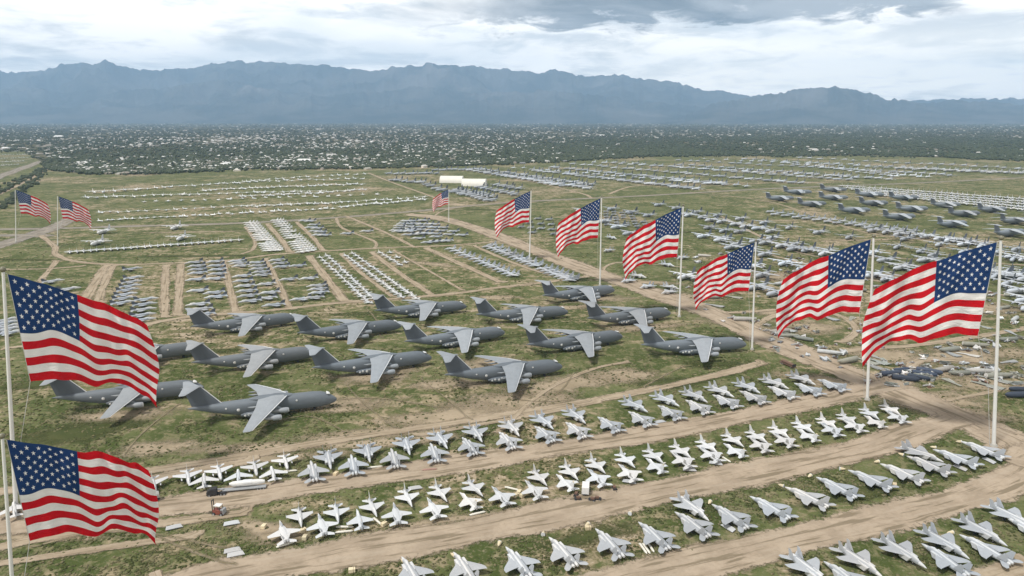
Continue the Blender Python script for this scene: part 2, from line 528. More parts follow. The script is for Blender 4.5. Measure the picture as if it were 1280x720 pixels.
def strike_kit():
    """long grey two-seat jets of the square blocks"""
    k = kit('strike_jet', 'jet')
    k.part('fuselage', MB().fus([(4.2, .75, 3.2, 1.3), (2, 1.25, 3.3, 1.1), (-2, 1.35, 3.2, 1.1), (-6, .9, 2.9, 1.5), (-9.2, .3, 2.8, 2.2)], 'jet_blue_grey', 12, 2.4))
    k.part('nose_cone', MB().fus([(9.6, .05, 2.1, 1.9), (8.6, .4, 2.5, 1.5), (7, .62, 2.9, 1.3), (4.1, .76, 3.25, 1.28)], 'jet_white', 12))
    k.part('canopy', MB().fus([(6.6, .1, 2.9, 2.6), (5.3, .45, 3.6, 2.6), (3, .4, 3.7, 2.7), (1.2, .1, 3.3, 2.8)], 'edge_white', 10))
    k.part('tail_fin', MB().wing([(2.9, -4.6, 4.6, 0, .3), (5.6, -8.0, 1.8, 0, .1)], 'fin_grey', 1, True))
    for s in (1, -1):
        k.part('wing', MB().wing([(.9, 2.2, 6.6, 1.9, .4), (4.6, -2.0, 3.4, 1.8, .2), (5.85, -3.6, 1.9, 2.2, .1)], 'jet_grey', s))
        k.part('tailplane', MB().wing([(.4, -6.4, 2.8, 2.5, .2), (2.7, -8.4, 1.3, 1.9, .08)], 'jet_grey', s))
        k.part('landing_gear', MB().tube([(-1, s * 1.3, 1.5), (-1, s * 1.6, .4)], .12, 'edge_white', 6).tube([(-1, s * 1.45, .4), (-1, s * 1.75, .4)], .4, 'gear_dark', 8))
    return k


def trainer_kit():
    k = kit('trainer_jet', 'small jet')
    b = MB()
    b.fus([(6, .05, 1.9, 1.7), (4.2, .5, 2.3, 1.1), (2, .75, 2.6, .9), (-2, .8, 2.4, .95), (-5.5, .35, 2.2, 1.5)], 'jet_white', 10, 2.4)
    b.fus([(3.4, .1, 2.4, 2.1), (2.4, .4, 2.95, 2.1), (.6, .35, 2.9, 2.1), (-.5, .1, 2.5, 2.1)], 'canopy_dark', 8)
    b.wing([(2.1, -3.2, 2.6, 0, .25), (4.2, -4.9, 1.2, 0, .1)], 'jet_white', 1, True)
    for s in (1, -1):
        b.wing([(.6, .9, 3.0, 1.4, .3), (4.2, -.6, 1.5, 1.4, .1)], 'jet_white', s)
        b.wing([(.3, -4.0, 1.9, 1.7, .15), (2.2, -4.9, .9, 1.7, .06)], 'jet_white', s)
        b.tube([(-.4, s * .9, 1.2), (-.4, s * 1.1, .3)], .1, 'gear_dark', 6)
    b.tube([(3, 0, 1.1), (3, 0, .25)], .1, 'gear_dark', 6)
    return k.whole(b)


def prop_body(white):
    body, top = ('jet_white', 'jet_white') if white else ('jet_blue_grey', 'jet_grey')
    fus = MB().fus([(15, .3, 3.4, 2.4), (13.6, 1.5, 4.6, 1.5), (11, 2.1, 5.4, 1.1), (2, 2.15, 5.5, 1.0), (-5, 2.05, 5.4, 1.2), (-10, 1.3, 5.1, 2.6), (-14.6, .3, 4.8, 4.0)], body, 14, 2.3)
    wings = [MB().wing([(1.2, 4.4, 5.0, 5.5, .8), (10, 4.2, 4.3, 5.5, .6), (20, 3.2, 2.4, 5.6, .25)], top, s) for s in (1, -1)]
    tps = [MB().wing([(.3, -10.6, 4.0, 5.3, .4), (8, -11.8, 2.0, 5.3, .15)], top, s) for s in (1, -1)]
    fin = MB().wing([(4.9, -7.6, 7.0, 0, .6), (11.2, -12.0, 3.4, 0, .25)], 'jet_white' if white else 'fin_grey', 1, True)
    eng = []
    for s in (1, -1):
        for y in (5, 10.3):
            e = MB().fus([(8.0, .3, 5.3, 4.7), (7.4, .55, 5.6, 4.4), (4.5, .6, 5.7, 4.3), (1.5, .25, 5.6, 4.9)], body, 10, 2.2, y=s * y)
            pr = MB()
            for q in range(4):
                a = q * math.pi / 2 + .5
                c, d = math.cos(a), math.sin(a)
                pr.add([(7.95, s * y + .2 * d, 5 - .2 * c), (7.85, s * y - .2 * d, 5 + .2 * c), (7.85, s * y + 1.95 * c - .14 * d, 5 + 1.95 * d + .14 * c), (7.95, s * y + 1.95 * c + .14 * d, 5 + 1.95 * d - .14 * c)],
                       [(0, 1, 2, 3)], 'gear_dark')
            eng.append((e, pr))
    gear = MB().box((0, 1.7, .6), (4, .7, 1.2), 'gear_dark').box((0, -1.7, .6), (4, .7, 1.2), 'gear_dark').box((10.5, 0, .6), (1, .6, 1.2), 'gear_dark')
    return fus, wings, tps, fin, eng, gear


def prop_kit():
    k = kit('propeller_transport', 'propeller plane')
    fus, wings, tps, fin, eng, gear = prop_body(False)
    k.part('fuselage', fus)
    for w in wings:
        k.part('wing', w)
    for w in tps:
        k.part('tailplane', w)
    k.part('tail_fin', fin)
    for e, p in eng:
        k.part('engine', e, [('propeller', p)])
    k.part('landing_gear', gear)
    return k


def join(*mbs):
    o = MB()
    for b in mbs:
        for f, i, s in zip(b.f, b.mi, b.sm):
            pass
        off = len(o.v)
        o.v += b.v
        for f, i, s in zip(b.f, b.mi, b.sm):
            o.f.append(tuple(j + off for j in f))
            o.mi.append(o.mat(b.mats[i]))
            o.sm.append(s)
    return o


def patrol_kit():
    k = kit('patrol_plane', 'propeller plane')
    fus, wings, tps, fin, eng, gear = prop_body(True)
    return k.whole(join(fus, *wings, *tps, fin, *[e for e, p in eng], gear))


def parked_kit(name, body, top, fin, white_nose=True):
    """small far-off jet in one piece"""
    k = kit(name, 'jet')
    b = MB()
    b.fus([(8.2, .1, 2.2, 1.8), (5, .8, 3.0, 1.2), (0, 1.2, 3.1, 1.1), (-5, 1.0, 2.8, 1.3), (-8, .4, 2.6, 1.9)], body, 8, 2.3)
    b.fus([(5.2, .1, 2.9, 2.5), (3.8, .5, 3.6, 2.5), (1.8, .3, 3.3, 2.6)], 'canopy_dark' if white_nose else top, 8)
    b.wing([(2.7, -3.6, 4.2, 0, .3), (5.9, -6.6, 1.8, 0, .12)], fin, 1, True)
    for s in (1, -1):
        b.wing([(.9, 1.8, 5.4, 2.2, .4), (5.8, -2.2, 2.0, 2.2, .15)], top, s)
        b.wing([(.4, -5.2, 2.4, 2.3, .2), (2.9, -6.9, 1.2, 2.3, .08)], top, s)
        b.tube([(-.6, s * 1.2, 1.4), (-.6, s * 1.4, .2)], .15, 'gear_dark', 6)
    b.tube([(4.4, 0, 1.3), (4.4, 0, .2)], .13, 'gear_dark', 6)
    return k.whole(b)


def jetliner_kit():
    """far grey jets with long fuselage and low swept wing"""
    k = kit('tanker_jet', 'jet')
    b = MB()
    b.fus([(20, .2, 3.6, 3.0), (18, 1.4, 4.8, 2.0), (14, 1.9, 5.4, 1.6), (-8, 1.9, 5.4, 1.6), (-15, 1.1, 5.2, 3.0), (-20, .2, 4.8, 4.2)], 'jet_grey', 10, 2.1)
    for s in (1, -1):
        b.wing([(1.2, 6.5, 9.0, 2.4, .9), (8, 1.5, 5.0, 2.9, .6), (19, -6, 2.2, 3.9, .2)], 'wing_grey', s)
        b.wing([(.3, -14, 4.2, 4.9, .4), (7, -18, 1.8, 5.2, .15)], 'wing_grey', s)
        b.tube([(5.6, s * 8, 1.9), (1.8, s * 8, 1.9)], [.75, .5], 'engine_grey', 8)
        b.tube([(1.8, s * 14, 2.3), (-1.8, s * 14, 2.3)], [.7, .45], 'engine_grey', 8)
        b.box((-1, s * 1.8, .8), (2, .7, 1.6), 'gear_dark')
    b.wing([(5, -11.5, 7.5, 0, .6), (11.5, -17, 3.2, 0, .25)], 'fin_grey', 1, True)
    b.box((14, 0, .8), (1, .5, 1.6), 'gear_dark')
    return k.whole(b)


TRANSPORT = transport_kit()
BOMBER = big_far_kit()
FIGHTER = fighter_kit()
DELTA = single_tail_kit()
NAVAL = twin_tail_kit()
ATTACK = attack_kit()
STRIKE = strike_kit()
TRAINER = trainer_kit()
PROP = prop_kit()
PATROL = patrol_kit()
WHITEJET = parked_kit('white_jet', 'jet_white', 'jet_white', 'jet_white')
GREYJET = parked_kit('grey_jet', 'jet_grey', 'jet_grey', 'jet_blue_grey', False)
COVERED = parked_kit('covered_jet', 'spray_white', 'spray_white', 'spray_white', False)
TANKER = jetliner_kit()


def tint(lo=.85, hi=1.1, warm=0.03):
    g = random.uniform(lo, hi)
    w = random.uniform(-warm, warm)
    return g * (1 + w), g, g * (1 - w)


# big transports: (middle x, y, heading, label) solved from nose, tail and wing tips
def big(k, tail, nose, label, group):
    n = Vector(G(*nose, 5))
    t = Vector(G(*tail, 8.5))
    c = (n + t) / 2
    d = n - t
    return k.put(c.x, c.y, math.atan2(d.y, d.x) + random.uniform(-.012, .012), label, group, tint=tint(.9, 1.12), scale=.965)


TG = 'big grey transports parked in three rows'
for t, n, lab in [
    ((71, 496), (252, 483), 'big grey transport half behind the upper near flag, tail left'),
    ((239, 510), (419, 497), 'big grey transport lowest in the picture, whole, with its nose over open grass'),
    ((389, 459), (542, 445), 'big grey transport second along the front row, nose against the next tail'),
    ((560, 467), (701, 457), 'big grey transport third along the front row, beside bare tan ground'),
    ((800, 430), (936, 429), 'big grey transport at the right end of the front row, nose by a flagpole foot'),
    ((95, 449), (250, 434), 'big grey transport almost wholly hidden behind the upper of the two big near flags'),
    ((240, 452), (397, 440), 'big grey transport in the middle row at the left, nose behind the next tail'),
    ((506, 426), (632, 414), 'big grey transport in the middle of the park, third along the middle row'),
    ((659, 430), (779, 419), 'big grey transport in the middle row, wing over a dark grass patch, fourth along'),
    ((732, 397), (841, 390), 'big grey transport at the right end of the middle row, by the road pole'),
    ((240, 407), (372, 397), 'big grey transport at the left end of the back row, below the square jet blocks'),
    ((367, 416), (507, 405), 'big grey transport second along the back row from the square jet blocks'),
    ((469, 387), (584, 382), 'big grey transport in the back row, tail over the columns of small white jets'),
    ((597, 392), (710, 389), 'big grey transport fourth along the back row on dry grass'),
    ((674, 369), (773, 361), 'big grey transport farthest back, by the foot of the pole on the dirt road'),
]:
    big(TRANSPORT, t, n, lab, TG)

# ------------------------------------------------------------------ the four strips of fighters
def lerp_vec(x, keys):
    xs = [k[0] for k in keys]
    return np.interp(x, xs, [k[1] for k in keys]), np.interp(x, xs, [k[2] for k in keys])


def strip(kits, pts, keys, flip, what, where, group, jit=4, t=(.9, 1.08)):
    pts = sorted(pts)
    for i, (px, py) in enumerate(pts):
        vx, vy = lerp_vec(px, keys)
        h = heading(px, py, vx, vy) + (math.pi if flip else 0) + R(random.uniform(-jit, jit))
        x, y = G(px, py, 2.2)
        k = kits[i % len(kits)] if isinstance(kits, list) else kits
        k.put(x, y, h, f'{what}, {nth(i + 1)} from left {where}', group, tint=tint(*t))


V1 = [(150, -2, -22), (255, -3, -22), (345, -5, -22), (391, -9, -30), (532, -13, -28), (634, -22, -24), (759, -31, -19), (871, -33, -18), (1040, -37, -15)]
V2 = [(354, -5, -26), (450, -7, -26), (541, -13, -25), (590, -20, -21), (784, -21, -20), (917, -27, -19), (1010, -30, -20), (1119, -32, -20)]
V3 = [(505, -25, -35), (695, -31, -33), (806, -36, -31), (1000, -41, -21), (1225, -45, -16)]
V4 = [(1010, -50, -38), (1185, -53, -33), (1260, -56, -30)]
G1, G2, G3, G4 = ('jets in the strip beside the big transports', 'jets in the middle strip between dirt roads', 'fighters in the slanting strip by the tallest pole', 'fighters in the corner strip')
strip(ATTACK, [(18, 636), (155, 608), (255, 600), (298, 595), (341, 591)], V1, False, 'small white attack jet with nose up', 'by the trucks', G1)
strip(ATTACK, [(192, 605), (235, 596), (274, 590), (319, 585), (357, 577)], V1, True, 'small white attack jet with nose down', 'by the trucks', G1)
strip(FIGHTER, [(391, 588), (441, 580), (492, 572), (542, 565), (586, 557), (633, 550), (680, 542), (719, 537), (760, 530), (799, 523), (836, 515), (871, 508), (906, 501), (940, 496), (976, 490), (1009, 486), (1039, 481)],
      V1, False, 'light twin-tailed fighter with nose up', 'beside the transports', G1)
strip(FIGHTER, [(411, 574), (460, 566), (509, 557), (552, 550), (596, 542), (641, 535), (681, 527), (721, 520), (795, 507), (834, 500), (870, 495), (902, 489), (936, 484), (970, 479), (1004, 474)],
      V1, True, 'light twin-tailed fighter with nose down', 'beside the transports', G1)
strip([NAVAL, NAVAL, DELTA], [(354, 664), (402, 655), (449, 648), (495, 641), (541, 634), (585, 625), (625, 619), (666, 611), (706, 602), (745, 596), (784, 590), (818, 581), (851, 574), (886, 567), (917, 562), (948, 555), (978, 549), (1008, 543), (1037, 536), (1065, 531), (1092, 526), (1119, 520)],
      V2, False, 'white slim jet with nose up', 'in the middle strip', G2)
strip(DELTA, [(375, 646), (421, 641), (466, 634), (510, 622), (551, 616), (594, 610), (675, 597), (714, 590), (747, 582), (784, 575), (819, 570), (853, 564), (886, 558), (918, 550), (948, 546), (976, 540), (1006, 534), (1036, 529), (1061, 524), (1089, 517), (1115, 512)],
      V2, True, 'white single-tailed jet with nose down', 'in the middle strip', G2)
strip(FIGHTER, [(514, 715), (580, 709), (647, 702), (703, 689), (761, 678), (817, 669), (865, 655), (912, 645), (962, 634), (1008, 621), (1045, 609), (1087, 599), (1127, 591), (1160, 581), (1194, 572), (1228, 562)],
      V3, False, 'grey fighter with nose up', 'along the strip ending at the tallest pole', G3)
strip(FIGHTER, [(867, 635), (1152, 567)], V3, True, 'grey fighter with nose down', 'beside another in the tallest pole strip', G3)
strip(FIGHTER, [(1012, 712), (1076, 702), (1129, 690), (1182, 679), (1229, 664), (1266, 646)], V4, True, 'grey fighter with nose down', 'in the front corner strip', G4)
strip(FIGHTER, [(1058, 722), (1181, 699), (1232, 686), (1290, 664)], V4, False, 'grey fighter with nose up', 'in the front corner strip', G4)

# ------------------------------------------------------------------ blocks beyond the transports
def line(k, a, b, n, vec, what, where, group, jx=.5, jy=.3, t=(.85, 1.1), jit=4, scale=1.0):
    for i in range(n):
        f = i / max(1, n - 1)
        px = a[0] + (b[0] - a[0]) * f + random.uniform(-jx, jx)
        py = a[1] + (b[1] - a[1]) * f + random.uniform(-jy, jy)
        x, y = G(px, py, 2)
        h = heading(px, py, *vec) + R(random.uniform(-jit, jit))
        lab = f'{what} {where}' if n == 1 else f'{what}, {nth(i + 1)} {where}'
        k.put(x, y, h, lab, group, tint=tint(*t), scale=scale)


BG = 'grey jets parked in the square blocks'
W, EA = (-24, 3), (24, 3)
for a, b, n, v, w in [
    ((167, 347), (154, 378), 7, (24, -3), 'down the leftmost column of the square blocks'),
    ((165, 336), (165, 336), 1, (24, -3), 'alone at the top of the leftmost square block'),
    ((183, 374), (177, 400), 5, (24, -3), 'down the short column beside the leftmost one'),
    ((66, 351), (66, 351), 1, (24, -3), 'alone on grass behind the near blue canton'),
    ((87, 361), (87, 361), 1, (24, -3), 'on grass just above the near flag top edge'),
    ((8, 400), (12, 416), 5, (24, -4), 'down the cluster behind the near pole'),
    ((243, 328), (247, 341), 4, W, 'down the top left cluster between two dirt tracks'),
    ((269, 327), (271, 342), 4, W, 'down the top right cluster between two dirt tracks'),
    ((245, 349), (268, 348), 2, W, 'in the pair under the top clusters between tracks'),
    ((246, 363), (246, 363), 1, W, 'alone left under the pair between two tracks'),
    ((268, 366), (270, 371), 2, W, 'of two close together right of the lone one'),
    ((247, 380), (253, 393), 3, W, 'down the lowest cluster above the rear transport tail'),
    ((296, 326), (300, 332), 3, W, 'down the top left cluster of the central block'),
    ((319, 328), (327, 344), 5, W, 'down the top right cluster of the central block'),
    ((302, 345), (312, 376), 6, W, 'down the long left column of the central block'),
    ((332, 355), (337, 366), 2, W, 'of two in the middle right of the central block'),
    ((332, 373), (341, 381), 2, W, 'of two at the lower corner of the central block'),
    ((345, 325), (352, 333), 3, W, 'down the top cluster of the block by the long track'),
    ((372, 332), (372, 332), 1, W, 'alone right of the top cluster by the long track'),
    ((360, 349), (386, 348), 2, W, 'in the middle pair of the block by the long track'),
    ((395, 357), (398, 366), 3, W, 'down the right cluster of the block by the long track'),
    ((376, 374), (391, 372), 2, W, 'in the bottom pair of the block by the long track'),
]:
    line(STRIKE, a, b, n, v, 'grey jet', w, BG, .8, .3)

JG = 'small white jets parked in double columns'
for q, (a, b, n) in enumerate([((401, 321), (461, 377), 16), ((410, 319), (467, 372), 16), ((433, 319), (502, 370), 17), ((441, 316), (521, 372), 18), ((476, 315), (500, 330), 6), ((488, 315), (507, 327), 3)]):
    line(TRAINER, a, b, n, (7, 3), 'small white jet', f'down the {nth(q + 1)} white column behind the back-row transports', JG, .4, .3, (.95, 1.1), 10)
for q, (a, b, n) in enumerate([((563, 311), (641, 344), 14), ((609, 308), (668, 332), 12), ((614, 306), (672, 330), 8), ((676, 336), (712, 350), 7), ((684, 335), (716, 348), 6)]):
    line(GREYJET, a, b, n, (-16, 2), 'pale grey jet', f'along the {nth(q + 1)} diagonal line beside the wide dirt road', 'pale jets in diagonal lines by the dirt road', .4, .3, (1.1, 1.35), 6)

# two tightly packed white blocks
for q, (c0, c1, c2, c3) in enumerate([((306, 278), (319, 278), (350, 312), (331, 313)), ((341, 275), (352, 275), (392, 312), (372, 315))]):
    for i in range(17):
        f = i / 16
        for j in range(3):
            g = (j + .5) / 3
            px = (c0[0] * (1 - g) + c1[0] * g) * (1 - f) + (c3[0] * (1 - g) + c2[0] * g) * f
            py = (c0[1] * (1 - g) + c1[1] * g) * (1 - f) + (c3[1] * (1 - g) + c2[1] * g) * f
            if random.random() < .04:
                continue
            x, y = G(px, py, 2)
            COVERED.put(x, y, heading(px, py, -10, 1) + R(random.uniform(-3, 3)),
                        f'white covered jet, {nth(j + 1)} across, {nth(i + 1)} rank, {("left", "right")[q]} packed white block',
                        'white covered jets packed in two long blocks', scale=.82, tint=tint(.92, 1.05))

# dense grey group and scattered grey clusters in the middle
def quad(k, c, nu, nv, vec, what, where, group, miss=.1, t=(.85, 1.1), jit=6, jx=1., jy=.5, scale=1.0):
    for i in range(nv):
        f = (i + .5) / nv
        n = 0
        for j in range(nu):
            g = (j + .5) / nu
            n += 1
            if random.random() < miss:
                continue
            px = (c[0][0] * (1 - g) + c[1][0] * g) * (1 - f) + (c[3][0] * (1 - g) + c[2][0] * g) * f + random.uniform(-jx, jx)
            py = (c[0][1] * (1 - g) + c[1][1] * g) * (1 - f) + (c[3][1] * (1 - g) + c[2][1] * g) * f + random.uniform(-jy, jy)
            x, y = G(px, py, 2)
            k.put(x, y, heading(px, py, *vec) + R(random.uniform(-jit, jit)), f'{what}, {nth(n)} along the {nth(i + 1)} rank {where}', group, tint=tint(*t), scale=scale)


quad(STRIKE, [(506, 275), (526, 273), (592, 297), (484, 289)], 6, 5, (-14, 1), 'grey jet', 'of the dense group by the road bend', 'grey jets in the dense group by the road bend', .05)
quad(STRIKE, [(488, 287), (520, 284), (566, 303), (538, 305)], 4, 4, (-14, 1), 'grey jet', 'in the lower part of that dense roadside group', 'grey jets in the dense group by the road bend', .1)
quad(STRIKE, [(374, 273), (388, 274), (410, 296), (396, 296)], 2, 5, (-14, 1), 'grey jet', 'right of the packed white blocks', 'grey jets right of the packed white blocks', .1)
line(STRIKE, (434, 292), (458, 289), 2, (-14, 1), 'grey jet', 'of two on open grass left of the dense roadside group', 'grey jets right of the packed white blocks')
quad(GREYJET, [(752, 262), (800, 266), (816, 285), (752, 282)], 5, 6, (-12, 3), 'olive grey jet', 'behind the second and third big flags', 'grey jets behind the big flags', .15, (.6, .85))
quad(STRIKE, [(640, 268), (690, 272), (700, 296), (645, 292)], 4, 4, (-14, 3), 'dark grey jet', 'behind the first big flag', 'grey jets behind the big flags', .2, (.5, .9))
for i, (px, py, a) in enumerate([(784, 351, 1), (799, 345, -1), (808, 358, 1), (839, 359, -1), (835, 365, 1), (760, 313, 1), (835, 331, -1), (852, 322, 1), (765, 297, -1)]):
    x, y = G(px, py, 2)
    FIGHTER.put(x, y, heading(px, py, -24 * a, 6), f'pale fighter, {nth(i + 1)} in the loose group beyond the wide dirt road', 'pale fighters beyond the wide dirt road', tint=tint(.95, 1.15))

# large jets on the far right
for i, (px, py) in enumerate(sorted([(997, 240), (1042, 237), (975, 248), (1015, 255), (1042, 247), (1087, 243), (1092, 254), (1068, 263), (1130, 247), (1140, 261), (1124, 271), (1182, 256), (1205, 267), (1190, 280), (1240, 262), (1268, 276), (1262, 291), (1300, 268)])):
    x, y = G(px, py, 5)
    BOMBER.put(x, y, heading(px, py, 40, 2) + R(44 + random.uniform(-5, 5)), f'large dark grey jet, {nth(i + 1)} from left in the far park beyond the big flags', 'large grey jets in the far park', tint=tint(1.15, 1.5), scale=1.05)
# four-propeller transports
PG = 'grey propeller transports on the grass behind the flags'
pp = [(824, 255), (845, 259), (871, 264), (897, 268), (926, 272), (955, 277), (987, 283), (1024, 289), (1062, 295), (966, 296), (994, 304), (1035, 312), (1132, 297), (1122, 307), (1175, 304), (1167, 317), (1152, 312), (1205, 313), (1130, 331), (1267, 322), (1262, 336), (1245, 343), (765, 260), (789, 264), (811, 268), (887, 283), (905, 287), (925, 288), (1270, 310), (1210, 332), (1160, 336), (945, 300)]
for i, (px, py) in enumerate(sorted(pp)):
    x, y = G(px, py, 4)
    PROP.put(x, y, R(222 + random.uniform(-9, 9)), f'grey four-propeller transport, {nth(i + 1)} from left among those behind the flags', PG, tint=tint(.85, 1.2), scale=.9)
for q, (a, b) in enumerate([((963, 265), (1142, 289)), ((968, 268), (1150, 293))]):
    line(GREYJET, a, b, 15, (-14, 2), 'grey jet', f'along the {("back", "front")[q]} line below the large far jets', 'grey jets lined up below the large jets', 1, .3, (.85, 1.3), scale=1.35)

# dense white park on the far right
for r in range(5):
    line(WHITEJET, (1052 + r * 7, 232.5 + r * 2.4), (1292, 250 + r * 3.4), 36 - r, (-6, 3), 'white jet', f'along the {nth(r + 1)} rank of the dense white park behind large jets', 'white jets in the dense far park', 1.2, .3, (1.0, 1.25), 8, scale=1.45)

# long lines on the far right
TG2 = 'grey jets in the long far lines'
for r, (a, b, n, s) in enumerate([((588, 213), (735, 235), 24, .8), ((598, 211), (738, 231), 20, .8), ((668, 213), (868, 236), 28, .8), ((690, 209), (905, 230), 26, .9), ((716, 205), (1000, 229), 28, .9), ((770, 203), (1060, 225), 26, 1), ((850, 206), (1110, 224), 22, 1), ((850, 200), (1190, 219), 28, 1), ((930, 199), (1285, 217), 28, 1), ((1000, 197), (1285, 211), 22, 1)]):
    line(TANKER, a, b, n, (-14, 1.5), 'grey jet', f'along the {nth(r + 1)} long line of the far park before the town', TG2, 3, .5, (.95, 1.75), 8)
line(PATROL, (1125, 211), (1285, 217), 18, (-14, 1), 'white plane', 'along the pale line at the far park edge', 'white planes at the far park edge', 3, .7, (.85, 1.0), 20)

for r, (a, b, n) in enumerate([((640, 210), (930, 233), 26), ((740, 203), (1080, 223), 28), ((880, 199), (1240, 216), 26), ((960, 201), (1120, 221), 18), ((990, 205), (1160, 222), 18), ((620, 217), (700, 233), 12)]):
    line(GREYJET, a, b, n, (-14, 1.5), 'grey aircraft', f'along the {nth(r + 1)} in-between line of the far park before the town', TG2, 3, .6, (1.0, 2.0), 20, scale=1.8)
for r, (a, b, n) in enumerate([((850, 268), (960, 288), 9), ((960, 303), (1050, 322), 6), ((1090, 288), (1230, 306), 9), ((1160, 325), (1285, 350), 8), ((880, 296), (960, 318), 5), ((1090, 318), (1150, 345), 4), ((1190, 300), (1285, 325), 6), ((985, 330), (1060, 352), 5), ((1090, 345), (1160, 366), 5), ((1255, 345), (1290, 385), 5), ((900, 300), (955, 345), 5), ((730, 262), (800, 300), 6), ((860, 345), (905, 360), 3), ((950, 360), (1010, 385), 4)]):
    line(PROP, a, b, n, (-26, 4), 'grey propeller plane', f'along the {nth(r + 1)} loose line behind the right-hand flags', PG, 4, 1.5, (1.0, 1.6), 14, scale=.95)
# area round the two shelters
HG = 'pale planes parked round the two white shelters'
for a, b, n, w in [((486, 217), (545, 217), 8, 'along the line behind the shelters'), ((545, 213), (600, 211), 8, 'along the farthest line behind the shelters'), ((490, 225), (522, 228), 5, 'along the short line left of the shelters'), ((528, 228), (552, 238), 5, 'along the slanting line left of the shelters'),
                   ((566, 239), (612, 250), 9, 'along the first line in front of the shelters'), ((573, 237), (614, 246), 8, 'along the second line in front of the shelters'), ((600, 234), (645, 243), 8, 'along the line right of the shelters'), ((620, 231), (648, 236), 5, 'along the short line right of the shelters')]:
    line(TANKER, a, b, n, (-14, 2), 'pale plane', w, HG, 1.5, .5, (.85, 1.3), 15)

# white rows on the left
WG = 'white planes in the long far rows'
for r, (pts, n, k, sc) in enumerate([
    ([(110, 247), (200, 244), (300, 241), (400, 239)], 26, PATROL, .6),
    ([(118, 240), (170, 237)], 5, PATROL, .75),
    ([(176, 236), (250, 231), (340, 226), (452, 223)], 30, PATROL, .55),
    ([(255, 238), (340, 234), (452, 230)], 28, PATROL, .55),
    ([(285, 229), (360, 222), (455, 217)], 18, PATROL, .55),
    ([(300, 245), (400, 241), (456, 236)], 24, PATROL, .5),
    ([(180, 252), (300, 248), (470, 243)], 20, WHITEJET, .9),
    ([(125, 265), (250, 260), (330, 256), (420, 253)], 26, PATROL, .4),
    ([(125, 275), (200, 271), (280, 267), (416, 260)], 36, WHITEJET, .85),
    ([(310, 258), (400, 254), (530, 246)], 22, PATROL, .5),
    ([(425, 258), (530, 249)], 14, PATROL, .5),
]):
    xs = [p[0] for p in pts]
    ys = [p[1] for p in pts]
    for i in range(n):
        f = i / (n - 1)
        px = xs[0] + (xs[-1] - xs[0]) * f + random.uniform(-1.5, 1.5)
        py = float(np.interp(px, xs, ys)) + random.uniform(-.6, .6)
        x, y = G(px, py, 2)
        k.put(x, y, -math.pi / 2 + R(random.uniform(15, 60)) + (math.pi if random.random() < .4 else 0), f'white plane, {nth(i + 1)} from left in the {nth(r + 1)} far row on the far grass', WG, scale=sc * random.uniform(.85, 1.1), tint=tint(1.15, 1.45))
for (px, py), w in zip([(130, 289), (122, 303), (220, 284), (227, 297)], ['upper left one of four on the lawn', 'lower left one of four, by the white line', 'upper right one of four on the lawn', 'lower right one of four, by the white line']):
    x, y = G(px, py, 3)
    PATROL.put(x, y, -math.pi / 2 + R(random.uniform(-6, 6)), f'broad-winged white plane seen head-on, {w}', 'broad-winged white planes on the lawn', scale=.95, tint=(1.1, 1.1, 1.1))
line(WHITEJET, (88, 315), (298, 300), 26, (2, 8), 'white jet', 'from left in the thin line on the left lawn', 'white jets in the thin line on the lawn', .8, .2, (.95, 1.1))

# far car-park-like white field by the left edge
for r in range(5):
    line(WHITEJET, (-4, 189 + r * 4.5), (44 - r * 5, 188.5 + r * 4.2), 14 - r, (6, 2), 'white plane', f'along the {nth(r + 1)} rank of the pale park beyond the diagonal runway', 'white planes beyond the runway', .8, .3, (.8, 1.0), 15)

# ------------------------------------------------------------------ scrap and yard things
def fuselage_section_kit(mat):
    k = kit('fuselage_section', 'aircraft wreck')
    k.part('hull', MB().fus([(9, 1.9, 4.2, .6), (8.9, 2.0, 4.3, .5), (0, 2.05, 4.35, .45), (-7, 1.7, 4.2, .8), (-11, .7, 3.9, 2.4)], mat, 16, 2.1))
    k.part('bulkhead', MB().tube([(8.95, 0, 2.4), (9.15, 0, 2.4)], 1.75, 'spray_white', 16))
    k.part('floor_rib', MB().box((9.25, 0, 1.7), (.12, 3.0, .35), 'engine_grey'))
    return k


def bare_hull_kit():
    k = kit('fuselage_section', 'aircraft wreck')
    k.part('hull', MB().fus([(10, .3, 3.2, 1.8), (8.5, 1.4, 4.1, .8), (5, 1.9, 4.4, .4), (-6, 1.9, 4.4, .4), (-8, 1.75, 4.3, .6)], 'scrap_blue', 16, 2.2))
    k.part('bulkhead', MB().tube([(-8.0, 0, 2.4), (-8.2, 0, 2.4)], 1.5, 'intake_black', 14))
    return k


def loose_wing_kit(mat):
    k = kit('detached_wing', 'aircraft wreck')
    k.part('wing_skin', MB().wing([(0, 3, 6, .9, .9), (9, 1.2, 4.2, .9, .6), (19, -1.5, 2.2, .8, .3)], mat, 1))
    k.part('flap', MB().wing([(1, -3.2, 1.1, .8, .25), (9, -3.1, .9, .8, .2)], 'scrap_grey', 1))
    k.part('cradle', MB().box((0, 3, .25), (4, .4, .5), 'rust_brown').box((0, 12, .25), (3, .4, .5), 'rust_brown'))
    return k


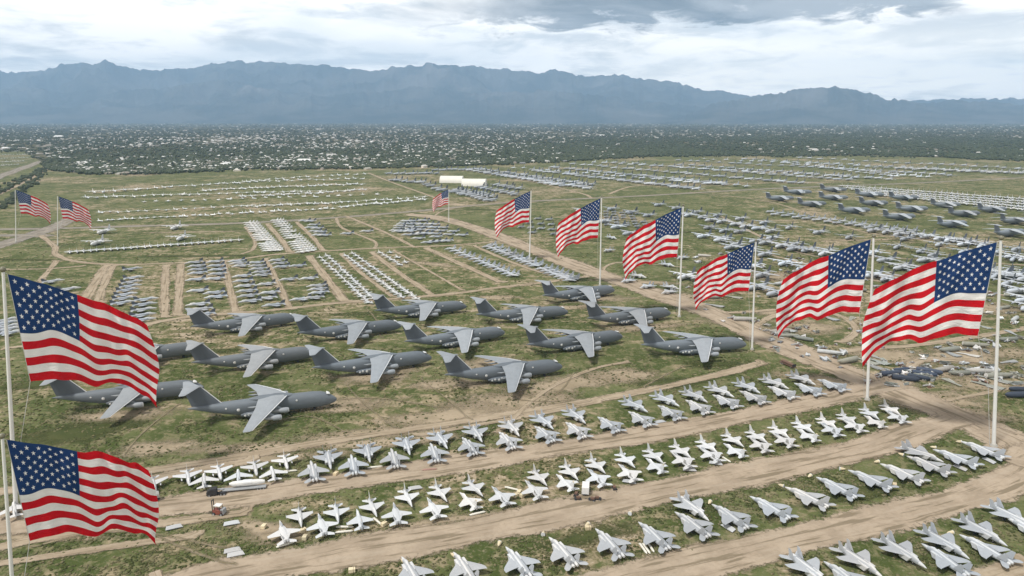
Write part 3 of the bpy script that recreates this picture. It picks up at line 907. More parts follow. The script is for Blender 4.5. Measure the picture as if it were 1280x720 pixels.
HULL_A, HULL_B, HULL_C = fuselage_section_kit('scrap_green'), fuselage_section_kit('scrap_grey'), bare_hull_kit()
LW_A, LW_B = loose_wing_kit('scrap_grey'), loose_wing_kit('scrap_green')
SG = 'scrapped hulls and wings in the breaking yard'
hulls = [(1060, 452, 20, HULL_A), (1035, 441, 150, HULL_B), (985, 420, 170, HULL_A), (1005, 424, -30, HULL_A), (975, 415, 12, HULL_B), (1187, 438, 15, HULL_A), (1218, 432, 170, HULL_A), (1200, 467, 5, HULL_A), (1225, 465, 0, HULL_B), (1247, 471, 185, HULL_A), (1180, 463, 20, HULL_B), (1260, 425, 12, HULL_A), (1268, 400, 40, HULL_B), (1255, 385, 20, HULL_A), (1266, 370, 160, HULL_A), (890, 372, 10, HULL_A), (930, 400, 175, HULL_B), (905, 330, 30, HULL_A), (880, 320, 160, HULL_B), (985, 330, 10, HULL_A), (1000, 340, 190, HULL_A), (975, 355, 30, HULL_B), (1090, 405, 35, HULL_B), (1085, 430, 10, HULL_B), (1075, 345, 80, HULL_B), (1078, 362, 95, HULL_A)]
hulls += [(1130, 474, -28, HULL_C), (1154, 468, -28, HULL_C), (1160, 465, -28, HULL_C), (1147, 472, -28, HULL_C), (1112, 468, 18, HULL_C), (1126, 463, 18, HULL_C), (1274, 495, 175, HULL_C), (1278, 488, 175, HULL_C)]
for i, (px, py, a, k) in enumerate(sorted(hulls, key=lambda q: q[0])):
    x, y = G(px, py, 1)
    what = 'dark blue hull section' if k is HULL_C else ('greenish hull section' if k is HULL_A else 'pale grey hull section')
    k.put(x, y, R(a + random.uniform(-8, 8)), f'{what}, {nth(i + 1)} from left in the breaking yard behind the poles', SG, tint=tint(.7, 1.2, .06), scale=random.uniform(.62, .85))
wings = [(1098, 455, 20), (1104, 461, 22), (1112, 455, 24), (1118, 466, 15), (1205, 458, 165), (1180, 472, 185), (1265, 478, 35), (1255, 486, 30), (995, 414, 30), (970, 432, 160), (1225, 445, 40), (1270, 450, 100), (905, 383, 45), (928, 372, 50), (1010, 358, 120), (1048, 400, 20), (1066, 395, 140), (1240, 410, 20), (1258, 412, 170), (960, 340, 100), (1200, 445, 10), (1085, 442, 200), (1275, 352, 20), (1255, 355, 160)]
for i, (px, py, a) in enumerate(sorted(wings)):
    x, y = G(px, py, 1)
    (LW_A, LW_B)[i % 2].put(x, y, R(a), f'{("pale", "greenish")[i % 2]} cut-off wing, {nth(i + 1)} from left in the breaking yard behind the poles', SG, tint=tint(.6, 1.2, .06), scale=random.uniform(.6, .95))
SK = []
for q in range(4):
    k = kit('scrap_piece', 'metal scrap')
    b = MB()
    pts = [(random.uniform(-2.2, 2.2), random.uniform(-1.3, 1.3), random.uniform(.1, 1.5)) for _ in range(9)]
    b.add(pts + [(x + .1, y + .1, z - .12) for x, y, z in pts], [(0, 1, 2), (2, 1, 3), (3, 4, 2), (4, 3, 5), (5, 6, 4), (6, 5, 7), (7, 8, 6), (9, 11, 10), (11, 12, 10), (12, 11, 13), (13, 14, 12), (15, 14, 13), (16, 15, 14)], ('scrap_grey', 'scrap_green', 'engine_grey', 'edge_white')[q])
    b.tube([(-1.8, -.6, .3), (.2, .4, .6), (1.9, .2, .4)], [.28, .34, .2], ('engine_grey', 'scrap_grey', 'rust_brown', 'scrap_green')[q], 8)
    b.box((.4, -.7, .3), (1.3, .8, .6), ('rust_brown', 'scrap_grey', 'scrap_green', 'engine_grey')[q], .6)
    SK.append(k.whole(b))
n_s = 0
while n_s < 280:
    hx_, hy_ = random.choice(hulls)[:2]
    px, py = hx_ + random.gauss(0, 20), hy_ + random.gauss(0, 7)
    if 1100 < px < 1290 and 484 < py or px > 1300:
        continue
    x, y = G(px, py)
    SK[n_s % 4].put(x, y, R(random.uniform(0, 360)), 'small bent piece of metal scrap lying among the hulls of the breaking yard', 'scrap pieces among the hulls', tint=tint(.6, 1.4, .06), scale=random.uniform(.9, 2.2))
    n_s += 1


def tank_kit():
    k = kit('fuel_tank', 'drop tank')
    k.part('tank_body', MB().tube([(3.4, 0, .5), (2.6, 0, .5), (-2.2, 0, .5), (-3.4, 0, .5)], [.05, .42, .45, .08], 'spray_white', 12))
    k.part('tank_fin', MB().box((-2.9, 0, .5), (.6, 1.0, .06), 'edge_white'))
    return k


def panel_kit():
    k = kit('wing_panel', 'aircraft panel')
    k.part('panel_skin', MB().wing([(-1.4, 3, 6, .55, .35), (1.4, 2.2, 5, .55, .25)], 'jet_white', 1))
    k.part('trestle', MB().box((1.5, 0, .2), (.3, 2.4, .4), 'rust_brown').box((-1.5, 0, .2), (.3, 2.4, .4), 'rust_brown'))
    return k


TANK, PANEL = tank_kit(), panel_kit()
for i, (px, py, vx, vy) in enumerate([(804, 687, 9, 13), (808, 687, 9, 13), (813, 685, 9, 13), (357, 682, 10, -3), (431, 660, 10, 0), (430, 666, 10, -1), (472, 653, 6, 5), (319, 603, 12, -3), (362, 590, 12, -1), (469, 585, 9, -1), (597, 643, 9, -2), (826, 582, 10, -4), (907, 575, 8, 5), (640, 612, 8, 2), (537, 588, 14, -1)]):
    x, y = G(px, py)
    w = ['left of three tanks side by side under a fighter wing', 'middle of three tanks side by side under a fighter wing', 'right of three tanks side by side under a fighter wing', 'just below the first white slim jet', 'upper of two between the first slim jets', 'lower of two between the first slim jets', 'at the nose of the third slim jet', 'on the grass above the trailer truck', 'between the small attack jets and the first fighters', 'below the second fighter of the transport strip', 'on grass below the middle strip road edge', 'below the pair by the middle of the upper road', 'right under the middle strip beside a wing panel', 'near the yellow crates in the middle strip', 'on the road edge below the third fighter'][i]
    TANK.put(x, y, heading(px, py, vx, vy), 'cream white drop tank ' + w, 'drop tanks lying near the jets', tint=(1, .97, .88) if i != 14 else (.5, .3, .25))
for i, (px, py, vx, vy) in enumerate([(911, 661, 16, 10), (1201, 586, 18, 8), (1237, 577, 18, 9), (290, 655, 18, -3), (291, 689, 20, -4), (295, 694, 20, -4), (218, 660, 14, -3), (862, 588, 16, 1), (895, 580, 14, 2), (787, 603, 14, 2), (519, 611, 14, -2), (825, 528, 12, -2)]):
    x, y = G(px, py)
    w = ['on grass behind the grey fighter pair', 'second from the tallest pole, behind a fighter', 'closest to the tallest pole, behind the last fighter', 'by the forklift on the left grass', 'upper of two lying on the left grass', 'lower of two lying on the left grass', 'among parts left of the forklift', 'below the middle strip, left of two', 'below the middle strip, right of two', 'just behind a slim jet tail by the box truck', 'beside the upper line start of the middle strip', 'at the road edge below the transports strip'][i]
    PANEL.put(x, y, heading(px, py, vx, vy), 'flat pale aircraft panel ' + w, 'loose aircraft panels on the grass', tint=tint(.7, 1.0))

# radomes set down in front of the near fighters
rk = kit('radome', 'nose cone')
rk.part('cone', MB().fus([(1.3, .05, .7, .6), (.6, .4, 1.0, .2), (-.6, .6, 1.2, .02)], 'radome_tan', 12)).part('rim', MB().tube([(-.6, 0, .62), (-.72, 0, .62)], .66, 'edge_white', 12))
for i, (px, py) in enumerate([(505, 704), (567, 696), (624, 682), (679, 669), (734, 658), (788, 643), (887, 630), (977, 609), (1012, 597), (1052, 588), (1096, 579), (1127, 570), (1167, 561), (1199, 554), (1188, 668)]):
    x, y = G(px, py)
    rk.put(x, y, R(random.uniform(0, 360)), f'tan nose cone lying ahead of a fighter, {nth(i + 1)} from left in the front strips', 'nose covers lying ahead of the near fighters', scale=1.25, tint=tint(.9, 1.1))

ck = kit('crate', 'crate')
ck.part('box', MB().box((0, 0, .75), (2.2, 1.5, 1.3), 'radome_tan')).part('pallet', MB().box((0, 0, .06), (2.4, 1.7, .12), 'rust_brown')).part('strap', MB().box((.5, 0, .76), (.12, 1.54, 1.34), 'rust_brown'))
for i, (px, py) in enumerate([(379, 665), (381, 674), (480, 657), (645, 621), (649, 617), (653, 621), (420, 594), (330, 660), (440, 715), (1118, 608), (735, 662)]):
    x, y = G(px, py)
    ck.put(x, y, R(random.uniform(0, 90)), f'tan crate, {nth(i + 1)} from left among those scattered beside the jet strips', 'crates scattered beside the jet strips', tint=tint(.9, 1.2))


# ------------------------------------------------------------------ vehicles
def wheels(k, xs, w, r):
    for x in xs:
        for s in (1, -1):
            k.part('wheel', MB().tube([(x, s * w - .18, r), (x, s * w + .18, r)], r, 'gear_dark', 14), [('rim', MB().tube([(x, s * (w + .17), r), (x, s * (w + .22), r)], r * .55, 'engine_grey', 10))])


k = kit('fuel_truck', 'truck')
k.part('chassis', MB().box((-.5, 0, .95), (11.5, 2.2, .35), 'gear_dark'))
k.part('tank', MB().fus([(2.6, 1.2, 3.2, 1.3), (2.4, 1.35, 3.35, 1.15), (-6.0, 1.35, 3.35, 1.15), (-6.2, 1.2, 3.2, 1.3)], 'scrap_grey', 16, 3), [('hatch', MB().tube([(-1.5, 0, 3.3), (-1.5, 0, 3.6)], .45, 'engine_grey', 10)), ('walkway', MB().box((-1.8, 0, 3.42), (7, .6, .1), 'engine_grey'))])
k.part('cab', MB().loft([[(5.6, -1.25, .8), (5.6, 1.25, .8), (5.4, 1.2, 2.1), (5.4, -1.2, 2.1)], [(3.1, -1.25, .8), (3.1, 1.25, .8), (3.1, 1.2, 2.9), (3.1, -1.2, 2.9)]], 'truck_red', False), [('windscreen', MB().add([(5.43, -1.05, 2.12), (5.43, 1.05, 2.12), (3.7, 1.05, 2.74), (3.7, -1.05, 2.74)], [(0, 1, 2, 3)], 'canopy_dark'))])
wheels(k, [4.4, -2.8, -4.2], 1.1, .55)
x, y = G(175, 631)
k.put(x, y, heading(175, 631, -20, 5), 'grey tank truck with reddish cab parked at the road edge by the flag', None, scale=1.15)

k = kit('tractor_unit', 'truck')
k.part('chassis', MB().box((0, 0, .85), (6.4, 1.2, .35), 'gear_dark'))
k.part('cab', MB().loft([[(3.2, -1.2, .7), (3.2, 1.2, .7), (3.2, 1.1, 1.8), (3.2, -1.1, 1.8)], [(1.9, -1.2, .7), (1.9, 1.2, .7), (1.7, 1.15, 2.9), (1.7, -1.15, 2.9)], [(-.2, -1.2, .7), (-.2, 1.2, .7), (-.2, 1.15, 2.95), (-.2, -1.15, 2.95)]], 'gear_dark', False), [('windscreen', MB().add([(3.0, -1, 1.9), (3.0, 1, 1.9), (1.82, 1, 2.78), (1.82, -1, 2.78)], [(0, 1, 2, 3)], 'engine_grey'))])
wheels(k, [2.3, -1.6, -2.7], 1.05, .52)
x, y = G(271, 619)
hh = heading(300, 615, -30, 3)
k.put(x, y, hh, 'black tractor unit hauling a low trailer along the dirt road', None, scale=1.15)
k = kit('flatbed_trailer', 'trailer')
k.part('bed', MB().box((0, 0, 1.15), (17, 2.5, .3), 'engine_grey'))
k.part('gooseneck', MB().box((9.4, 0, 1.6), (2.6, 1.2, .3), 'engine_grey'))
wheels(k, [-5.2, -6.4, -7.6], 1.05, .5)
x, y = G(306, 613)
k.put(x, y, hh, 'long flatbed trailer carrying a white fuselage behind the black tractor', None)
k = kit('wrapped_fuselage', 'aircraft wreck')
k.part('hull', MB().fus([(6.5, .3, 2.0, 1.2), (5, 1.0, 2.5, .4), (0, 1.25, 2.7, .1), (-5, 1.0, 2.5, .3), (-7.5, .5, 2.0, .7)], 'spray_white', 14, 2.3))
k.part('tarp', MB().fus([(1.0, 1.27, 2.75, .8), (0, 1.32, 2.8, .7), (-2.5, 1.24, 2.7, .8)], 'edge_white', 12))
x, y = G(308, 611)
k.put(x, y, hh, 'white wrapped fuselage riding on the long flatbed trailer', None, z=1.3)
k = kit('forklift', 'forklift')
k.part('body', MB().box((-.3, 0, .95), (2.8, 1.5, 1.1), 'truck_red').box((-1.5, 0, 1.2), (.8, 1.5, 1.4), 'engine_grey'))
k.part('roll_cage', MB().box((.6, .65, 2.0), (.1, .1, 1.4), 'gear_dark').box((.6, -.65, 2.0), (.1, .1, 1.4), 'gear_dark').box((-.9, .65, 2.0), (.1, .1, 1.4), 'gear_dark').box((-.9, -.65, 2.0), (.1, .1, 1.4), 'gear_dark').box((-.15, 0, 2.74), (1.8, 1.5, .1), 'spray_white'))
k.part('mast', MB().box((1.3, .4, 2.1), (.18, .16, 4.0), 'gear_dark').box((1.3, -.4, 2.1), (.18, .16, 4.0), 'gear_dark').box((1.3, 0, 3.9), (.16, .9, .16), 'gear_dark'))
k.part('fork', MB().box((2.1, .35, .3), (1.4, .14, .1), 'gear_dark').box((2.1, -.35, .3), (1.4, .14, .1), 'gear_dark'))
wheels(k, [.8, -1.3], .8, .45)
x, y = G(273, 643)
k.put(x, y, heading(273, 643, -10, -1), 'dark forklift with tall mast on the grass edge below the trailer truck', None, scale=1.5)
k = kit('box_truck', 'truck')
k.part('cargo_box', MB().box((-.8, 0, 2.0), (4.6, 2.4, 2.4), 'spray_white'))
k.part('cab', MB().loft([[(3.4, -1.1, .7), (3.4, 1.1, .7), (3.3, 1.05, 1.4), (3.3, -1.05, 1.4)], [(1.6, -1.1, .7), (1.6, 1.1, .7), (1.9, 1.05, 2.2), (1.9, -1.05, 2.2)]], 'radome_tan', False), [('windscreen', MB().add([(3.18, -.95, 1.5), (3.18, .95, 1.5), (2.05, .95, 2.12), (2.05, -.95, 2.12)], [(0, 1, 2, 3)], 'canopy_dark'))])
k.part('chassis', MB().box((0, 0, .7), (6.4, 1.6, .3), 'gear_dark'))
wheels(k, [2.4, -1.9], 1.0, .45)
x, y = G(732, 615)
k.put(x, y, heading(732, 615, 1, -10), 'white box truck with tan cab parked at the middle strip road edge', None, scale=1.2)
k = kit('tow_cart', 'cart')
k.part('deck', MB().box((0, 0, .6), (2.2, 1.2, .2), 'gear_dark'))
k.part('load', MB().box((-.2, 0, .95), (1.2, .9, .5), 'rust_brown'))
k.part('tow_bar', MB().tube([(1.1, 0, .55), (2.4, 0, .3)], .06, 'gear_dark', 6))
wheels(k, [.7, -.7], .55, .28)
for i, (px, py) in enumerate([(722, 625), (740, 626), (747, 625), (768, 612), (189, 636), (720, 620)]):
    x, y = G(px, py)
    k.put(x, y, R(random.uniform(0, 360)), f'small dark tow cart, {nth(i + 1)} of those left along the middle strip road', 'tow carts left along the roads', scale=1.3)
k = kit('flat_trailer', 'trailer')
k.part('deck', MB().box((0, 0, 1.1), (12, 2.8, .4), 'rust_brown'))
k.part('load', MB().fus([(5.5, .8, 2.6, 1.35), (5, 1.1, 2.8, 1.3), (-4, 1.1, 2.8, 1.3), (-5, .6, 2.4, 1.4)], 'rust_brown', 10, 2.6))
k.part('headboard', MB().box((5.95, 0, 2.0), (.12, 2.8, 1.6), 'gear_dark'))
wheels(k, [-4, -2.8, 4.2], 1.1, .5)
x, y = G(984, 457)
k.put(x, y, heading(984, 457, 20, 9), 'rusty brown loaded trailer standing on the wide dirt road', None)

# two arched shelters
k = kit('aircraft_shelter', 'hangar')
sh = MB()
rings = []
for x in np.linspace(-27, 27, 10):
    rings.append([(x, 17 * math.cos(a), 15.5 * math.sin(a)) for a in np.linspace(0, math.pi, 15)])
vs = [p for r in rings for p in r]
fs = [(i * 15 + j, i * 15 + j + 1, i * 15 + j + 16, i * 15 + j + 15) for i in range(9) for j in range(14)]
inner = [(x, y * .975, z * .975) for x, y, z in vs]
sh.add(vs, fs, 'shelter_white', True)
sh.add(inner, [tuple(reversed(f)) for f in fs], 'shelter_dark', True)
sh.add([*rings[0], *[(x, y * .975, z * .975) for x, y, z in rings[0]]], [(j, j + 15, j + 16, j + 1) for j in range(14)], 'shelter_white')
sh.add(rings[-1], [tuple(range(15))], 'shelter_white')
k.part('arched_skin', sh)
for x in (-26.5, -9, 9, 26.5):
    k.part('rib', MB().tube([(x, 17.1 * math.cos(a), 15.6 * math.sin(a)) for a in np.linspace(0, math.pi, 13)], .3, 'edge_white', 6))
k.part('back_wall_vent', MB().box((27.1, 0, 11), (.3, 4, 2), 'engine_grey'))
for px, py, w in ((565, 228, 'farther white arched shelter with dark open end'), (593, 232, 'closer white arched shelter with dark open end facing left')):
    x, y = G(px, py)
    k.put(x, y, R(-6), w + ', on the far apron', 'arched white shelters', scale=1.0)


# ------------------------------------------------------------------ flags
def flag_materials():
    m, t, b = material('flag_stripes')
    uv = t.n('ShaderNodeUVMap').outputs['UV']
    sp = t.n('ShaderNodeSeparateXYZ')
    t.put(sp.inputs[0], uv)
    v = sp.outputs[1]
    k = t.m('MODULO', t.m('FLOOR', t.m('MULTIPLY', v, 13.0)), 2.0)
    c = t.mix(k, (0.58, 0.012, 0.018), (0.86, 0.84, 0.82))
    cloth(m, t, b, c, uv)
    MATS['flag_stripes'] = m
    m, t, b = material('flag_canton')
    uv = t.n('ShaderNodeUVMap').outputs['UV']
    sp = t.n('ShaderNodeSeparateXYZ')
    t.put(sp.inputs[0], uv)
    X = t.m('MULTIPLY', sp.outputs[0], 12 / .4)
    Y = t.m('MULTIPLY', sp.outputs[1], 10 * 13 / 7)
    masks = []
    for o, hx, hy in ((1.0, 11.5, 9.5), (2.0, 10.5, 8.5)):
        lx = t.m('PINGPONG', 0, 1)
        ax = t.m('SUBTRACT', t.m('MODULO', t.m('ADD', X, 3.0 - o), 2.0), 1.0)
        ay = t.m('SUBTRACT', t.m('MODULO', t.m('ADD', Y, 3.0 - o), 2.0), 1.0)
        ax = t.m('MULTIPLY', ax, .76 / 12 * 13)          # even units: 1/13 of the hoist
        ay = t.m('MULTIPLY', ay, .5385 / 10 * 13)
        ang = t.m('ARCTAN2', ax, t.m('MULTIPLY', ay, -1.0))
        rr = t.m('SQRT', t.m('ADD', t.m('MULTIPLY', ax, ax), t.m('MULTIPLY', ay, ay)))
        seg = 2 * math.pi / 5
        fold = t.m('PINGPONG', t.m('ADD', ang, seg * 5), seg / 2)
        # star edge runs from the tip (R, 0) to the notch (0.382 R, 36 deg)
        Rs = .35
        tx, ty = Rs, 0.0
        nx_, ny_ = .382 * Rs * math.cos(seg / 2), .382 * Rs * math.sin(seg / 2)
        ex, ey = nx_ - tx, ny_ - ty
        px = t.m('MULTIPLY', rr, t.m('COSINE', fold))
        py = t.m('MULTIPLY', rr, t.m('SINE', fold))
        cr = t.m('SUBTRACT', t.m('MULTIPLY', t.m('SUBTRACT', py, ty), ex), t.m('MULTIPLY', t.m('SUBTRACT', px, tx), ey))
        inside = t.m('GREATER_THAN', cr, 0.0)
        inside = t.m('MULTIPLY', inside, t.m('LESS_THAN', rr, .6))
        lo = o - .6
        for val, h in ((X, hx), (Y, hy)):
            inside = t.m('MULTIPLY', inside, t.m('MULTIPLY', t.m('GREATER_THAN', val, lo), t.m('LESS_THAN', val, h)))
        masks.append(inside)
    k = t.m('MAXIMUM', masks[0], masks[1])
    c = t.mix(k, (0.020, 0.052, 0.155), (0.86, 0.85, 0.84))
    cloth(m, t, b, c, uv)
    MATS['flag_canton'] = m


def cloth(m, t, b, c, uv):
    nz = t.noise(t.vm('MULTIPLY', uv, (7.0, 16.0, 1.0)), 1.0, 4, .6, 1.2)
    bump = t.n('ShaderNodeBump')
    bump.inputs['Strength'].default_value = .6
    bump.inputs['Distance'].default_value = 2.0
    t.put(bump.inputs['Height'], nz)
    df = t.n('ShaderNodeBsdfDiffuse')
    tr = t.n('ShaderNodeBsdfTranslucent')
    for q in (df, tr):
        t.put(q.inputs['Color'], c)
        t.put(q.inputs['Normal'], bump.outputs[0])
    mx = t.n('ShaderNodeMixShader')
    mx.inputs[0].default_value = .36
    t.L.new(df.outputs[0], mx.inputs[1])
    t.L.new(tr.outputs[0], mx.inputs[2])
    t.L.new(mx.outputs[0], m.node_tree.nodes['Material Output'].inputs['Surface'])


flag_materials()
KU = [0, .2, .4, .5, .6, .75, .9, 1.0]
KT = [(0, 0), (.27, .13), (.52, .28), (.64, .35), (.75, .42), (.90, .54), (1.03, .64), (1.12, .74)]
KB = [(.04, 1.03), (.24, 1.05), (.46, 1.15), (.58, 1.24), (.70, 1.22), (.88, 1.31), (1.04, 1.49), (1.11, 1.64)]
_d = np.linspace(-.1, 1.1, 241)


def smooth_curve(keys):
    out = []
    for i in (0, 1):
        ys = np.interp(_d, KU, [k[i] for k in keys])
        lo, hi = _d < 0, _d > 1
        ys[lo] = keys[0][i] + (_d[lo]) * (keys[1][i] - keys[0][i]) / .2
        ys[hi] = keys[-1][i] + (_d[hi] - 1) * (keys[-1][i] - keys[-2][i]) / .1
        ker = np.hanning(17)
        ker /= ker.sum()
        out.append(np.convolve(np.pad(ys, 8, mode='edge'), ker, 'valid'))
    return out


CT, CB = smooth_curve(KT), smooth_curve(KB)


def cloth_point(u, v, ph):
    tx, ty = np.interp(u, _d, CT[0]), np.interp(u, _d, CT[1])
    bx, by = np.interp(u, _d, CB[0]), np.interp(u, _d, CB[1])
    x = tx + (bx - tx) * v
    y = ty + (by - ty) * v
    e = max(0.0, (u - .8) / .2)
    x += .075 * e * e * math.sin(math.pi * min(1, v * 1.05)) * (1 - .3 * v)
    y -= .055 * math.exp(-((u - .26) / .13) ** 2) * math.sin(math.pi * v)
    y += .018 * math.sin(2 * math.pi * (2.1 * u + .25 * v) + ph) * u * math.sin(math.pi * v)
    y += .05 * math.sin(math.pi * v) / (1 + math.exp(-(u - .45 - .06 * (v - .5)) * 34)) - .02 * u
    d = .075 * u * math.sin(2 * math.pi * (1.5 * u - .45 * v) + .6 + ph)
    d += .042 * u ** .5 * math.sin(2 * math.pi * (3.3 * u + .9 * v) + 1.1 + ph)
    d += .018 * math.sin(2 * math.pi * (5.5 * u - 1.7 * v) + 2 * ph) * (.3 + u)
    d += .075 / (1 + math.exp(-(u - .45 - .1 * (v - .5)) * 34))      # sharp fold across the middle
    d += .15 * e ** 1.6 * (1 - 1.1 * v)                              # fly end curls back
    return x * (.985 + .025 * math.sin(3 * ph)), y * (1 - .02 * u + .012 * math.sin(5 * ph + 1) * u), d * (1 + .25 * math.sin(7 * ph))


def flag_grid(us, vs_, H, sgn, ph, mat):
    V, UV = [], []
    for v in vs_:
        for u in us:
            x, y, d = cloth_point(u, v, ph)
            V.append((sgn * (x * H), d * H, -y * H))
            UV.append((u, v))
    nu = len(us)
    Fc = [(j * nu + i, j * nu + i + 1, (j + 1) * nu + i + 1, (j + 1) * nu + i) for j in range(len(vs_) - 1) for i in range(nu - 1)]
    return V, UV, Fc


def cloth_mesh(name, grids, mat):
    V, UV, Fc = [], [], []
    for a, b, c in grids:
        o = len(V)
        V += a
        UV += b
        Fc += [tuple(i + o for i in f) for f in c]
    me = bpy.data.meshes.new(name)
    me.from_pydata(V, [], Fc)
    me.materials.append(MATS[mat])
    uvl = me.uv_layers.new(name='UVMap')
    idx = np.empty(len(me.loops), dtype=np.int32)
    me.loops.foreach_get('vertex_index', idx)
    uvl.data.foreach_set('uv', np.array(UV, dtype=np.float32)[idx].ravel())
    me.polygons.foreach_set('use_smooth', [True] * len(me.polygons))
    me.update()
    return me


U1, U2, U0 = np.linspace(0, .4, 41), np.linspace(.4, 1, 61), np.linspace(0, 1, 101)
VA, VB = np.linspace(0, 7 / 13, 29), np.linspace(7 / 13, 1, 25)
POLES = [  # base px, top px, side the flag flies to, flag label, pole label
    ((20, 634), (4, 340), 1, 'upper of the two big near flags at the left edge', 'tall pole at the left edge carrying the upper near flag'),
    ((22, 826), (3, 548), 1, 'lower of the two big near flags at the left edge', 'pole at the left edge carrying the lower near flag, foot out of frame'),
    ((20, 303), (19, 237), 1, 'small far flag at the far left beside its twin', 'far pole at the left edge, left one of a pair'),
    ((72, 307), (72, 245), 1, 'small far flag, right one of the pair at the left', 'far pole by the white line of planes, right one of a pair'),
    ((561, 278), (561, 236), -1, 'tiny far flag in front of the white arched shelters', 'far thin pole in front of the white arched shelters'),
    ((662, 325), (664, 238), -1, 'first flag of the right-hand row, smallest in it', 'first pole of the right-hand row beside the diagonal jet lines'),
    ((750, 357), (752, 247), -1, 'second flag of the right-hand row', 'second pole of the right-hand row above the rear transport'),
    ((849, 396), (854, 258), -1, 'third flag of the right-hand row', 'third pole of the right-hand row by a transport nose'),
    ((940, 437), (945, 302), -1, 'fourth flag of the right-hand row, lower than the third', 'fourth pole of the right-hand row, at a transport nose'),
    ((1084, 500), (1092, 297), -1, 'fifth flag of the right-hand row, second largest in it', 'fifth pole of the right-hand row by the end of the white jets'),
    ((1242, 558), (1251, 300), -1, 'largest flag of the right-hand row, at its near end', 'tallest pole at the near end of the right-hand row'),
]


def rise(bx, by, ty):
    """pole height whose top is seen at row ty"""
    lo, hi = 1.0, 300.0
    X, Y = G(bx, by)
    for _ in range(50):
        h = (lo + hi) / 2
        dz = h - CAM_H
        zc = Y * math.cos(PITCH) - dz * math.sin(PITCH)
        yc = Y * math.sin(PITCH) + dz * math.cos(PITCH)
        if 360 - F_PX * yc / zc < ty:
            hi = h
        else:
            lo = h
    return h


for i, (bp, tp, sgn, fl, pl) in enumerate(POLES):
    X, Y = G(*bp)
    Hp = rise(bp[0], bp[1], tp[1])
    zc = Y * math.cos(PITCH) - (Hp - CAM_H) * math.sin(PITCH)
    XT = (tp[0] - 640) / F_PX * zc               # the poles lean a little
    Hf = Hp * .43
    az = math.atan2(X, Y)                        # wind blows across the line of sight
    r0, r1 = .0088 * Hp, .0056 * Hp
    root = link(bpy.data.objects.new('flag_pole', None))
    root.location = (X, Y, 0)
    lean = XT - X
    tag(root, pl, 'flagpole', 'giant flagpoles')
    sh = MB().tube([(0, 0, 0), (lean * .5, 0, Hp * .5), (lean, 0, Hp)], [r0, (r0 + r1) / 2, r1], 'pole_metal', 16)
    link(bpy.data.objects.new('shaft', sh.mesh('shaft')), root)
    link(bpy.data.objects.new('finial', MB().ball((lean, 0, Hp + r1 * 1.7), r1 * 2.0, 'finial_bronze', 16, 10).mesh('finial')), root)
    link(bpy.data.objects.new('base_collar', MB().tube([(0, 0, .05), (0, 0, .5), (0, 0, 1.4)], [r0 * 2.0, r0 * 1.9, r0 * 1.3], 'concrete', 16).mesh('base_collar')), root)
    off = .012 * Hp
    ca, sa = math.cos(-az), math.sin(-az)
    hx = [(lean + sgn * r1, 0, Hp - .3)]
    for v in np.linspace(0, 1, 8):
        x, y, d = cloth_point(0, v, i * .9)
        lx, ly = sgn * (off + x * Hf), d * Hf
        hx.append((lean + lx * ca - ly * sa, lx * sa + ly * ca, Hp - .01 * Hp - y * Hf))
    hx += [(lean * .3 + sgn * (off + .04 * Hf) * ca, sgn * (off + .04 * Hf) * sa, Hp * .3), (sgn * (off + .02 * Hf), 0, 1.0)]
    link(bpy.data.objects.new('halyard', MB().tube(hx, .0011 * Hp, 'rope_grey', 6).mesh('halyard')), root)
    fr = link(bpy.data.objects.new('flag', None))
    fr.location = (XT + ca * sgn * off, Y + sa * sgn * off, Hp - .01 * Hp)
    fr.rotation_euler = (0, 0, -az)
    tag(fr, fl + ', red, white and blue', 'flag', 'giant flags')
    ph = i * .9
    link(bpy.data.objects.new('canton', cloth_mesh('canton', [flag_grid(U1, VA, Hf, sgn, ph, None)], 'flag_canton')), fr)
    link(bpy.data.objects.new('striped_field', cloth_mesh('striped_field', [flag_grid(U2, VA, Hf, sgn, ph, None), flag_grid(U0, VB, Hf, sgn, ph, None)], 'flag_stripes')), fr)


